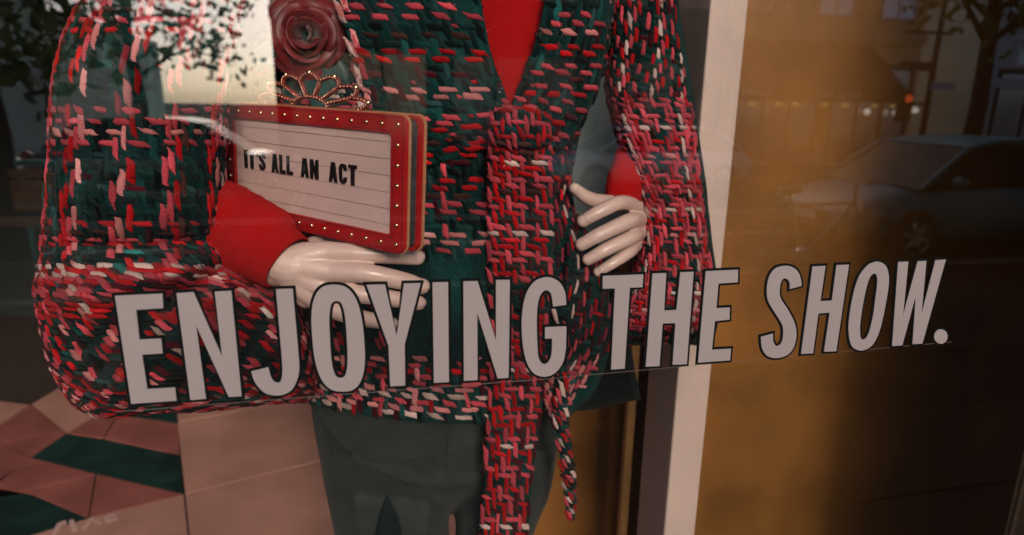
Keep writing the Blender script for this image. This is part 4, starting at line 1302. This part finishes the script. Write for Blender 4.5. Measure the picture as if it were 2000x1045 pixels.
# ------------------------------------------------------------------ satin rose
rose = empty("satin_rose", tuple(px(600, 90, .30)))
tag(rose, "dark red satin rose with teal leaves pinned on the jacket", "rose")
rc = px(600, 70, .325); S1 = px(688, 70, .325) - rc; RR = np.linalg.norm(S1)
exx = np.array([1.0, 0, 0]); ezz = np.array([0, 0, 1.0]); eyy = np.array([0, -1.0, 0])
npt = 17
for k in range(npt):
    f = k / (npt - 1)
    ang = k * 2.4; rad = RR * (.14 + .82 * f ** .85); span = R(150 - 55 * f)
    V = []; F = []; nu, nv = 11, 7
    for i in range(nv):
        h = i / (nv - 1)
        for j in range(nu):
            g = (j / (nu - 1) - .5)
            a = ang + g * span
            rr = rad * (.55 + .45 * h) * (1 + .06 * math.sin(5 * g + k)) + RR * .05 * h ** 4
            outy = RR * (.50 * (1 - f) + .06) * (1 - (2 * g) ** 2 * .45) * h + RR * .16 * (1 - f) - RR * .20 * f * h ** 3 + .004 * math.sin(7 * g + k * 1.3) * h
            V.append(rc + exx * rr * math.cos(a) + ezz * rr * math.sin(a) + eyy * outy)
    for i in range(nv - 1):
        for j in range(nu - 1):
            a = i * nu + j; F.append((a, a + 1, a + nu + 1, a + nu))
    o = mk("petal", V, F, M['satin'], rose, True)
    md = o.modifiers.new("t", 'SOLIDIFY'); md.thickness = .0016
    md = o.modifiers.new("s", 'SUBSURF'); md.levels = 1; md.render_levels = 1
for k, (a, ln, wd) in enumerate([(R(-55), 2.1, .62), (R(-82), 2.4, .55), (R(-25), 1.45, .6), (R(-110), 1.8, .6), (R(205), 1.5, .6), (R(60), 1.4, .5)]):
    V = []; F = []; nu, nv = 9, 12
    for i in range(nv):
        h = i / (nv - 1)
        w = RR * wd * math.sin(math.pi * min(1, h * .86 + .12)) ** .8
        for j in range(nu):
            g = (j / (nu - 1) - .5) * 2
            d = np.array([math.cos(a), 0, math.sin(a)]); s = np.array([-math.sin(a), 0, math.cos(a)])
            V.append(rc + d * RR * ln * h + s * g * w * .5 + eyy * (-RR * .12 + .010 * math.sin(3 * h + k) - .006 * g * g + .004 * math.sin(9 * h + 4 * g + k) - .02 * h * h))
    for i in range(nv - 1):
        for j in range(nu - 1):
            q = i * nu + j; F.append((q, q + 1, q + nu + 1, q + nu))
    o = mk("leaf", V, F, M['satin_leaf'], rose, True)
    md = o.modifiers.new("t", 'SOLIDIFY'); md.thickness = .0016

# mirrored characters: a reflection laid as pale plates on the floor tile
ft = empty("mirrored_lettering", tuple(pz(165, 1022, FZ)))
tag(ft, "faint reflected characters laid as pale plates across the front floor tile", "lettering")
fl = [[(100, 1044), (112, 1022), (128, 1016), (131, 1024), (118, 1029), (110, 1044)], [(134, 1018), (143, 1014), (152, 1036), (142, 1040)],
      [(158, 1034), (178, 1010), (200, 1022), (194, 1026), (179, 1017), (168, 1034)], [(203, 1010), (225, 1002), (227, 1007), (212, 1012), (213, 1015), (229, 1010), (231, 1015), (215, 1020), (206, 1021)]]
for g in fl:
    poly_sheet("letter", [tuple(pz(x, y, FZ + .0005)[:2]) for x, y in g], FZ + .0006, FZ + .0012, M['letter_mirrored'], ft)

# ------------------------------------------------------------------ THE STREET in front of the shop (seen in the glass)
YK = -5.2       # near kerb
YF = -13.6      # far kerb
YB = -17.0      # far building line
g = box("terrain", (-300, -400, -0.40), (300, -0.06, -0.30), M['asphalt']); tag(g, kind="structure")
pv = box("pavement", (-45, YK, -0.30), (45, -0.06, -0.012), M['paving']); tag(pv, kind="structure")
rd = box("road", (-60, YF, -0.30), (60, YK - 0.16, -0.12), M['asphalt']); tag(rd, kind="structure")
pf = box("far_pavement", (-60, YB - 0.2, -0.30), (60, YF - 0.16, 0.0), M['paving']); tag(pf, kind="structure")
kb = box("kerb", (-45, YK - 0.16, -0.30), (45, YK, 0.004), M['kerb'], None, 0.02); tag(kb, kind="structure")
kf = box("far_kerb", (-60, YF - 0.16, -0.30), (60, YF, 0.004), M['kerb'], None, 0.02); tag(kf, kind="structure")
slab = None
for i in range(-9, 14):
    for j in range(7):
        y1 = -0.10 - j * 0.72
        if j == 3: continue
        if slab is None:
            slab = box("paving_slab", (0, -0.71, -0.012), (0.935, 0, 0.0), M['paving'], pv, 0.0015, ws=False); o = slab
        else:
            o = bpy.data.objects.new("paving_slab", slab.data); o.parent = pv; col.objects.link(o)
            mdf = o.modifiers.new("edge", 'BEVEL'); mdf.width = .0015; mdf.segments = 1
        o.location = (i * 0.94 + (0.47 if j % 2 else 0), y1, random.uniform(-.0015, .0015))
brick = None
mbk = MB()
for i in range(-60, 90):
    for j in range(6):
        x = i * 0.22 + (.11 if j % 2 else 0); y = -0.10 - 3 * 0.72 - j * 0.118
        mbk.box((x, y - .112, -.012), (x + .213, y, -.001 + random.uniform(-.001, .001)))
o = mbk.build("brick_band", M['paving_dark'], pv); o["kind"] = "stuff"
for k, (y, w) in enumerate([(-7.7, .10), (-9.4, .12), (-9.7, .12), (-11.4, .10)]):
    if k in (1, 2):
        o = box("road_line", (-60, y - w, -.12), (60, y, -.116), M['paint'], rd)
    else:
        for i in range(-12, 14):
            box("road_line", (i * 4.5, y - w, -.12), (i * 4.5 + 2.2, y, -.116), M['paint'], rd)


def building(name, x0, x1, y, h, mat, label, floors, cols, win=(1.1, 1.5), sill=.9, shop=None, frame='winframe', depth=9, z_first=4.2, storey=3.3):
    e = empty(name, ((x0 + x1) / 2, y, 0)); tag(e, label, "building")
    box("wall", (x0, y - depth, -.3), (x1, y, h), mat, e)
    box("cornice", (x0 - .15, y - .2, h), (x1 + .15, y + .25, h + .4), mat, e)
    box("string_course", (x0 - .03, y - .1, z_first - .55), (x1 + .03, y + .12, z_first - .25), mat, e)
    for f in range(floors):
        z0 = z_first + f * storey + .2
        for c in range(cols):
            cx = x0 + (x1 - x0) * (c + .5) / cols
            w, hh_ = win
            wo = box("window", (cx - w / 2, y, z0), (cx + w / 2, y + .03, z0 + hh_), M['win'], e)
            mb = MB()
            for a, b in (((cx - w / 2 - .08, y, z0 - .08), (cx + w / 2 + .08, y + .07, z0)), ((cx - w / 2 - .08, y, z0 + hh_), (cx + w / 2 + .08, y + .07, z0 + hh_ + .1)),
                         ((cx - w / 2 - .08, y, z0), (cx - w / 2, y + .06, z0 + hh_)), ((cx + w / 2, y, z0), (cx + w / 2 + .08, y + .06, z0 + hh_)), ((cx - .03, y + .02, z0), (cx + .03, y + .05, z0 + hh_))):
                mb.box(a, b)
            mb.build("frame", M[frame], wo)
    if shop:
        n = shop
        for c in range(n):
            a = x0 + (x1 - x0) * (c + .08) / n; b = x0 + (x1 - x0) * (c + .92) / n
            so_ = box("shop_window", (a, y, .5), (b, y + .04, 2.9), M['win'], e)
            mb = MB(); mb.box((a - .06, y, .1), (b + .06, y + .12, .5)); mb.box((a - .06, y, 2.9), (b + .06, y + .10, 3.05))
            for q in range(4):
                xx = a + (b - a) * q / 3; mb.box((xx - .04, y + .005, .5), (xx + .04, y + .08, 2.9))
            mb.build("frame", M['dark_metal'], so_)
    return e


def vx(x, Y=17.0, y=150):
    return px(x, y, Y)[0]


b1 = building("awning_shop_building", vx(1425), vx(1792), YB, 6.0, M['facade_tan_lit'], "tan stone building with a brown awning across the street", 1, 3, shop=2)
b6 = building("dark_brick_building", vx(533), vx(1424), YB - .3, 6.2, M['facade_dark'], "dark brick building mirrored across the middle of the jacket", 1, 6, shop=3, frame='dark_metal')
b2 = building("white_window_building", vx(1935), vx(2500), YB, 6.6, M['facade_grey'], "grey building with white framed windows near the street tree", 1, 4, win=(1.4, 2.0), shop=3, z_first=3.0, frame='facade_white')
b3 = building("grey_green_building", vx(-700), vx(104), YB + .5, 3.6, M['facade_pale'], "low grey green building behind the white van", 0, 3, shop=None)
b5 = building("brick_building", vx(-1500, 24), vx(-700, 24), -24, 6.5, M['facade_brick'], "brown brick building at the far corner of the street", 0, 5, shop=3)
# awning with valance lettering and lamps
ax0, ax1 = vx(1440, 15.4), vx(1775, 15.4)
aw = empty("canvas_awning", ((ax0 + ax1) / 2, YB, 2.6)); tag(aw, "brown canvas awning with pale valance lettering over a shop", "awning")
zt, zb_ = 3.6, px(1600, 188, 15.4)[2]
V = [(ax0, YB, zt), (ax1, YB, zt), (ax1, YB + 1.6, zb_ + .25), (ax0, YB + 1.6, zb_ + .25), (ax1, YB, zt - .05), (ax0, YB, zt - .05), (ax1, YB + 1.58, zb_ + .2), (ax0, YB + 1.58, zb_ + .2)]
mk("canopy", V, [(0, 3, 2, 1), (5, 4, 6, 7), (1, 2, 6, 4), (0, 5, 7, 3), (2, 3, 7, 6)], M['awning'], aw)
box("valance", (ax0, YB + 1.57, zb_ - .12), (ax1, YB + 1.6, zb_ + .24), M['awning'], aw)
for k, (xa_, xb_) in enumerate([(1452, 1512), (1600, 1690)]):
    a, b = vx(xa_, 15.4), vx(xb_, 15.4)
    n = 9 if k == 0 else 13
    for q in range(n):
        if k == 1 and q == 5: continue
        x0 = a + (b - a) * q / n; w = (b - a) / n * .62
        z0 = zb_ - .02
        # blurred small capitals, alternating stroke shapes
        mb = MB(); y0, y1 = YB + 1.6, YB + 1.606
        mb.box((x0, y0, z0), (x0 + w * .3, y1, z0 + .14))
        if q % 3 != 1: mb.box((x0 + w * .3, y0, z0 + .10), (x0 + w, y1, z0 + .14))
        if q % 2 == 0: mb.box((x0 + w * .7, y0, z0), (x0 + w, y1, z0 + .10))
        else: mb.box((x0 + w * .3, y0, z0), (x0 + w, y1, z0 + .04))
        mb.build("letter", M['signwhite'], aw)
for k in range(7):
    x = vx(1478 + 47 * k + (0, 6, -8, 5, -3, 9, 0)[k], 15.9)
    p = np.array([x, YB + 1.0, zb_ - .22])
    lm = empty("awning_lamp", tuple(p)); tag(lm, ("small warm lamp under the awning, %s counted from the white post" % ("first", "second", "third", "fourth", "fifth", "sixth", "seventh")[k]), "lamp", "lamps under the awning")
    mb = MB(); mb.tube([p + [0, 0, .05], p + [0, 0, .55]], .015, 6); mb.build("stem", M['dark_metal'], lm)
    mk("bulb", *sphere_geo(p, .09, 10, 6, (1.3, 1, .6)), M['lamp_warm'], lm, True)
for k, (x, y) in enumerate([(1738, 220), (1775, 215), (1682, 218)]):
    p = vy(x, y, 17.0); p[1] = YB + .25
    lm = empty("wall_lamp", tuple(p)); tag(lm, ("lit globe lamp on the shop wall, " + ("middle one of three", "the one nearest the street pole", "the one farthest from the street pole")[k]), "lamp", "lit wall lamps by the awning")
    mk("globe", *sphere_geo(p, .10, 10, 7), M['lamp_white'], lm, True)
    box("bracket", (p[0] - .02, YB, p[2] - .03), (p[0] + .02, YB + .2, p[2]), M['dark_metal'], lm)


# ---- cars
def car(name, label, cen, heading, paint, L=4.5, W=1.82, H=1.47, van=False, group=None):
    e = empty(name, (cen[0], cen[1], cen[2]), heading)
    tag(e, label, "car", group)
    hw_ = W / 2
    # stations: x, z_low, z_belt, half width
    st = [(-.50, .42, .62, .60), (-.485, .34, .78, .80), (-.44, .26, .92, .93), (-.30, .22, .96, .99), (0, .20, .95, 1.0), (.20, .21, .94, 1.0), (.34, .24, .86, .97), (.44, .27, .76, .90), (.485, .34, .64, .78), (.50, .42, .56, .62)]
    if van: st = [(x, a, b + (.12 if x < .3 else .06), w) for x, a, b, w in st]
    rings = []
    for x, zl, zb, w in st:
        ring = []
        y = hw_ * w
        for (fy, fz) in ((-.80, 0), (-.97, .12), (-1.0, .45), (-.97, .82), (-.86, 1.0), (0, 1.03), (.86, 1.0), (.97, .82), (1.0, .45), (.97, .12), (.80, 0)):
            ring.append((x * L, fy * y, zl + (zb - zl) * fz))
        rings.append(ring)
    nR = len(rings[0]); V = [p for r in rings for p in r]
    F = [(i * nR + k, i * nR + (k + 1) % nR, (i + 1) * nR + (k + 1) % nR, (i + 1) * nR + k) for i in range(len(rings) - 1) for k in range(nR)]
    F += [tuple(range(nR)), tuple((len(rings) - 1) * nR + k for k in range(nR))]
    b = fix_normals(mk("body", V, F, paint, e, True, world_space=False))
    s = b.modifiers.new("s", 'SUBSURF'); s.levels = 1; s.render_levels = 1
    # glasshouse
    bz = .93 + (.12 if van else 0)
    prof = [(-.46 if van else -.40, bz), (-.43 if van else -.27, H - .05), (-.30 if van else -.14, H), (.06, H - .015), (.15, H - .09), (.31, bz - .05)]
    V = []; F = []
    for sgn in (-1, 1):
        for (x, z) in prof:
            f = (z - bz) / (H - bz)
            V.append((x * L, sgn * hw_ * (.90 - .20 * max(0, f)), z))
    n = len(prof)
    F = [tuple(range(n)), tuple(range(2 * n - 1, n - 1, -1))] + [(i, n + i, n + (i + 1) % n, (i + 1) % n) for i in range(n)]
    gh = fix_normals(mk("cabin_glass", V, F, M['carglass'], e, False, world_space=False))
    bv = gh.modifiers.new("b", 'BEVEL'); bv.width = .04; bv.segments = 2
    V = []; F = []
    top = [q for q in prof if q[1] > bz + .3]
    mb = MB()
    for i in range(len(top) - 1):
        (xa, za), (xb, zb) = top[i], top[i + 1]
        wa = hw_ * (.90 - .20 * (za - bz) / (H - bz)) + .012; wb = hw_ * (.90 - .20 * (zb - bz) / (H - bz)) + .012
        mb.add([(xa * L, -wa, za + .012), (xb * L, -wb, zb + .012), (xb * L, wb, zb + .012), (xa * L, wa, za + .012), (xa * L, -wa, za - .04), (xb * L, -wb, zb - .04), (xb * L, wb, zb - .04), (xa * L, wa, za - .04)], BOXF)
    rf = fix_normals(mb.build("roof", paint, e, False, ws=False))
    for sgn in (-1, 1):
        for (i0, i1) in ((0, 1), (4, 5)):
            (xa, za), (xb, zb) = prof[i0], prof[i1]
            ya = sgn * hw_ * (.90 - .20 * max(0, (za - bz) / (H - bz))) ; yb = sgn * hw_ * (.90 - .20 * max(0, (zb - bz) / (H - bz)))
            mb = MB(); mb.tube([(xa * L, ya, za), (xb * L, yb, zb)], .035, 6); mb.build("pillar", paint, e, False, ws=False)
        xm = -.03 * L
        mb = MB(); mb.tube([(xm, sgn * hw_ * .905, bz - .02), (xm, sgn * hw_ * .705, H - .03)], .035, 6); mb.build("pillar", paint, e, False, ws=False)
        # mirror, lamps, handles
        mk("mirror", *sphere_geo((.23 * L, sgn * (hw_ + .06), bz + .06), .09, 8, 6, (.8, 1, .7)), paint, e, True, world_space=False)
        mk("headlight", *sphere_geo((.462 * L, sgn * hw_ * .66, .66), .13, 10, 6, (.9, 1.3, .6)), M['lampglass'], e, True, world_space=False)
        mk("tail_light", *sphere_geo((-.47 * L, sgn * hw_ * .70, .80), .11, 10, 6, (.7, 1.2, .9)), M['tail'], e, True, world_space=False)
        for hx in (-.12, .10):
            box("handle", (hx * L - .09, sgn * (hw_ * .985) - .012, .80), (hx * L + .09, sgn * (hw_ * .985) + .012, .83), M['rim'], e, 0, ws=False)
        for wx in (-.305, .315):
            wr_ = .33
            mb = MB()
            ringp = []
            V = []; F = []
            segs = 24; pr = [(wr_ * .66, -.10), (wr_ * .97, -.10), (wr_, -.07), (wr_, .07), (wr_ * .97, .10), (wr_ * .66, .10)]
            for k in range(segs):
                a = 2 * math.pi * k / segs
                for (r, yy) in pr: V.append((wx * L + r * math.cos(a), sgn * (hw_ - .09) + yy, wr_ + r * math.sin(a)))
            q = len(pr)
            for k in range(segs):
                for t in range(q - 1):
                    F.append((k * q + t, ((k + 1) % segs) * q + t, ((k + 1) % segs) * q + t + 1, k * q + t + 1))
            wh = fix_normals(mk("wheel", V, F, M['tyre'], e, True, world_space=False))
            mb = MB()
            yo = sgn * (hw_ - .012)
            for k in range(6):
                a = 2 * math.pi * k / 6 + .2
                mb.tube([(wx * L + .03 * math.cos(a), yo, wr_ + .03 * math.sin(a)), (wx * L + wr_ * .66 * math.cos(a), yo - sgn * .02, wr_ + wr_ * .66 * math.sin(a))], [.035, .022], 6)
            mb.tube([(wx * L + wr_ * .66 * math.cos(a), yo - sgn * .02, wr_ + wr_ * .66 * math.sin(a)) for a in np.linspace(0, 2 * math.pi, 25)], .018, 6)
            mb.tube([(wx * L, yo - sgn * .03, wr_), (wx * L, yo + sgn * .01, wr_)], .06, 10)
            rm_ = mb.build("rim", M['rim'], wh, True, ws=False)
            mb = MB(); mb.tube([(wx * L, sgn * (hw_ - .14), wr_), (wx * L, sgn * (hw_ - .13), wr_)], wr_ * .68, 20); mb.build("brake_disc", M['dark_metal'], wh, False, ws=False)
    box("grille", (.485 * L, -hw_ * .42, .44), (.503 * L, hw_ * .42, .58), M['black'], e, .01, ws=False)
    box("number_plate", (.503 * L, -.26, .46), (.508 * L, .26, .56), M['signwhite'], e, 0, ws=False)
    return e


# parked cars; heading pi = nose towards the left of the photo
p = vz(1530, 448, -.12)
car("parked_car", "dark teal parked car mirrored beside the white post", (p[0] + 1.6, -6.55, -.12), math.pi, M['car_teal'], 4.7, 1.86, 1.46)
car("parked_car", "white van like car mirrored at the far left edge", (vx(-40, 11.9, 240) - 2.0, -11.9, -.12), 0.0, M['car_white'], 4.7, 1.9, 1.72, van=True)
car("parked_car", "black car mirrored across the jacket's wide sleeve", (vx(330, 12.4, 240), -12.5, -.12), 0.0, M['car_black'], 4.5, 1.8, 1.45)
car("parked_car", "pale car mirrored across the gripping hand's sleeve", (vx(1270, 12.4, 240), -12.5, -.12), math.pi, M['car_white'], 4.5, 1.8, 1.42)
car("parked_car", "dark car mirrored at the far right edge", (p[0] + 7.6, -6.5, -.12), math.pi, M['car_black'], 4.5, 1.82, 1.45)


# ---- bicycle
def bicycle(cen, heading):
    e = empty("bicycle", cen, heading); tag(e, "dark bicycle parked on the pavement mirrored above the word SHOW", "bicycle")
    r = .33
    for wx in (-.52, .52):
        mb = MB(); mb.tube([(wx + r * math.cos(a), 0, r + r * math.sin(a)) for a in np.linspace(0, 2 * math.pi, 33)], .02, 6)
        w = mb.build("wheel", M['tyre'], e, True, ws=False)
        mb = MB()
        for k in range(14):
            a = 2 * math.pi * k / 14
            mb.tube([(wx, 0, r), (wx + r * math.cos(a), 0, r + r * math.sin(a))], .002, 4)
        mb.build("spoke", M['rim'], w, ws=False)
    fr_ = MB()
    A_, B_, C_, D_, E_ = (-.52, 0, r), (-.12, 0, .28), (-.28, 0, .78), (.36, 0, .80), (.52, 0, r)
    for a, b in ((A_, B_), (A_, C_), (B_, C_), (C_, D_), (B_, D_), (D_, E_)): fr_.tube([a, b], .017, 7)
    fr_.build("frame", M['car_teal'], e, True, ws=False)
    mb = MB(); mb.tube([D_, (.33, 0, 1.0)], .014, 6); mb.tube([(.33, -.28, 1.02), (.36, -.1, 1.0), (.33, 0, 1.0), (.36, .1, 1.0), (.33, .28, 1.02)], .013, 6); mb.build("handlebar", M['dark_metal'], e, True, ws=False)
    mk("saddle", *sphere_geo((-.31, 0, .92), .13, 10, 6, (1, .6, .3)), M['black'], e, True, world_space=False)
    mb = MB(); mb.tube([C_, (-.31, 0, .9)], .013, 6); mb.build("seat_post", M['dark_metal'], e, ws=False)
    mb = MB(); mb.tube([(-.12, -.06, .28), (-.12, .06, .28)], .09, 16); mb.build("chainring", M['rim'], e, ws=False)


q = vz(1487, 560, 0.0)
bicycle((q[0] + .52, q[1], 0.0), 0.12)


# ---- street trees
def tree(name, label, base, h, r, mat, n, seed, lo=.45, leaf=.11):
    rs = random.Random(seed)
    e = empty(name, base); tag(e, label, "tree", "street trees")
    mb = MB()
    trunk = [(0, 0, 0), (.05, .03, h * .25), (-.04, .05, h * .5), (.05, 0, h * .78)]
    mb.tube([np.array(base) + np.array(t) for t in trunk], [.17, .14, .11, .05], 9)
    tips = []
    for k in range(16):
        a = rs.uniform(0, 6.28); z0 = h * rs.uniform(lo * .8, .72)
        tip = np.array([math.cos(a) * r * rs.uniform(.5, .95), math.sin(a) * r * rs.uniform(.5, .95), z0 + h * rs.uniform(.02, .25)])
        mid = np.array([tip[0] * .45, tip[1] * .45, z0 + (tip[2] - z0) * .6])
        mb.tube([np.array(base) + [0, 0, z0 - .1], np.array(base) + mid, np.array(base) + tip], [.06, .035, .012], 6)
        tips += [mid, tip, (mid + tip) / 2]
    mb.build("trunk", M['bark'], e, True)
    V = []; F = []
    clumps = [t + np.array([rs.gauss(0, .25), rs.gauss(0, .25), rs.gauss(0, .2)]) for t in tips] + [np.array([rs.gauss(0, r * .4), rs.gauss(0, r * .4), h * rs.uniform(lo, 1)]) for _ in range(14)]
    for k in range(n):
        c = clumps[k % len(clumps)]
        p = np.array(base) + c + np.array([rs.gauss(0, .34), rs.gauss(0, .34), rs.gauss(0, .28)])
        a = np.array([rs.gauss(0, 1) for _ in range(3)]); a /= np.linalg.norm(a)
        b = np.cross(a, [rs.gauss(0, 1) for _ in range(3)]); b /= np.linalg.norm(b)
        l = leaf * rs.uniform(.7, 1.3)
        i0 = len(V)
        V += [p - a * l, p + b * l * .5, p + a * l, p - b * l * .5]
        F.append((i0, i0 + 1, i0 + 2, i0 + 3))
    o = mk("crown", V, F, mat, e); o["kind"] = "stuff"


def on(x, Y, y=200):
    return (px(x, y, Y)[0], -Y, 0.0)


tree("street_tree", "leafy tree mirrored at the top left over the sleeve's shoulder", on(-30, 7.0), 5.2, 1.8, M['leaf_dark'], 1700, 1, .36)
tree("street_tree", "leafy tree whose branches cross the bright sky gap", on(270, 15.0), 6.2, 2.5, M['leaf_dark'], 2600, 2, .42)
tree("street_tree", "yellow green sunlit tree mirrored next to the street pole", on(1815, 24.0), 7.5, 3.2, M['leaf'], 3600, 3, .25, .16)
tree("street_tree", "tree with a thick dark trunk mirrored right of the pole", on(1905, 9.0), 6.8, 2.0, M['leaf_dark'], 2200, 4, .5)
mbt = MB()

# ---- pole with signs and signal
pb0 = on(1812, 12.2)
sp = empty("street_pole", pb0); tag(sp, "dark street pole with sign blades and a red signal", "pole")
mb = MB(); mb.tube([pb0, (pb0[0], pb0[1], 5.5)], [.075, .05], 10); mb.build("shaft", M['dark_metal'], sp, True)
box("sign_blade", (pb0[0] - 1.0, pb0[1] + .06, 2.55), (pb0[0] - .05, pb0[1] + .09, 2.75), M['dark_metal'], sp)
box("sign_blade", (pb0[0] - .1, pb0[1] + .10, 2.15), (pb0[0] + .55, pb0[1] + .13, 2.32), M['signblue'], sp)
box("arm", (pb0[0] - .9, pb0[1] - .03, 3.35), (pb0[0] + .3, pb0[1] + .03, 3.41), M['dark_metal'], sp)
ps = vy(1770, 200, 12.2)
box("signal_box", (ps[0] - .13, -12.35, ps[2] - .45), (ps[0] + .13, -12.15, ps[2] + .25), M['dark_metal'], sp)
mk("signal_lamp", *sphere_geo((ps[0], -12.14, ps[2] + .08), .09, 10, 6), M['lamp_red'], sp, True)
box("signal_bracket", (ps[0] + .13, -12.28, ps[2] - .05), (pb0[0], -12.22, ps[2]), M['dark_metal'], sp)

# ---- blue white sign on a post at the left
p1 = on(92, 13.9)
bs = empty("road_sign", p1); tag(bs, "small blue and white plate sign on a thin post", "sign")
zc = vy(92, 150, 13.9)[2]
mb = MB(); mb.tube([p1, (p1[0], p1[1], zc + .3)], .03, 8); mb.build("post", M['dark_metal'], bs)
box("plate", (p1[0] - .16, p1[1] + .03, zc - .1), (p1[0] + .16, p1[1] + .05, zc + .1), M['signblue'], bs)
for k in range(3): box("stripe", (p1[0] - .14, p1[1] + .05, zc - .06 + k * .055), (p1[0] + .14, p1[1] + .053, zc - .04 + k * .055), M['signwhite'], bs)

# ---- bench with teal frame
q0 = vz(40, 520, 0.0)
bn = empty("street_bench", (q0[0], q0[1], 0), 0.0); tag(bn, "teal framed street bench with brown slats at the left edge", "bench")
bxx, byy = q0[0] - .45, q0[1]
for k in range(4): box("slat", (bxx - .75, byy - .22 + k * .12, .44), (bxx + .75, byy - .12 + k * .12, .47), M['planter_wood'], bn, .006)
for k in range(4): box("slat", (bxx - .75, byy - .30, .52 + k * .11), (bxx + .75, byy - .27, .61 + k * .11), M['planter_wood'], bn, .006)
for sx in (-.7, .7):
    mb = MB(); mb.tube([(bxx + sx, byy + .22, 0), (bxx + sx, byy + .22, .42), (bxx + sx, byy - .25, .42), (bxx + sx, byy - .34, .98)], .03, 8); mb.tube([(bxx + sx, byy - .25, .42), (bxx + sx, byy - .22, 0)], .03, 8)
    mb.build("leg", M['teal_metal'], bn, True)
mb = MB(); mb.tube([(bxx - .75, byy - .345, 1.0), (bxx + .75, byy - .345, 1.0)], .03, 8); mb.build("top_rail", M['teal_metal'], bn, True)
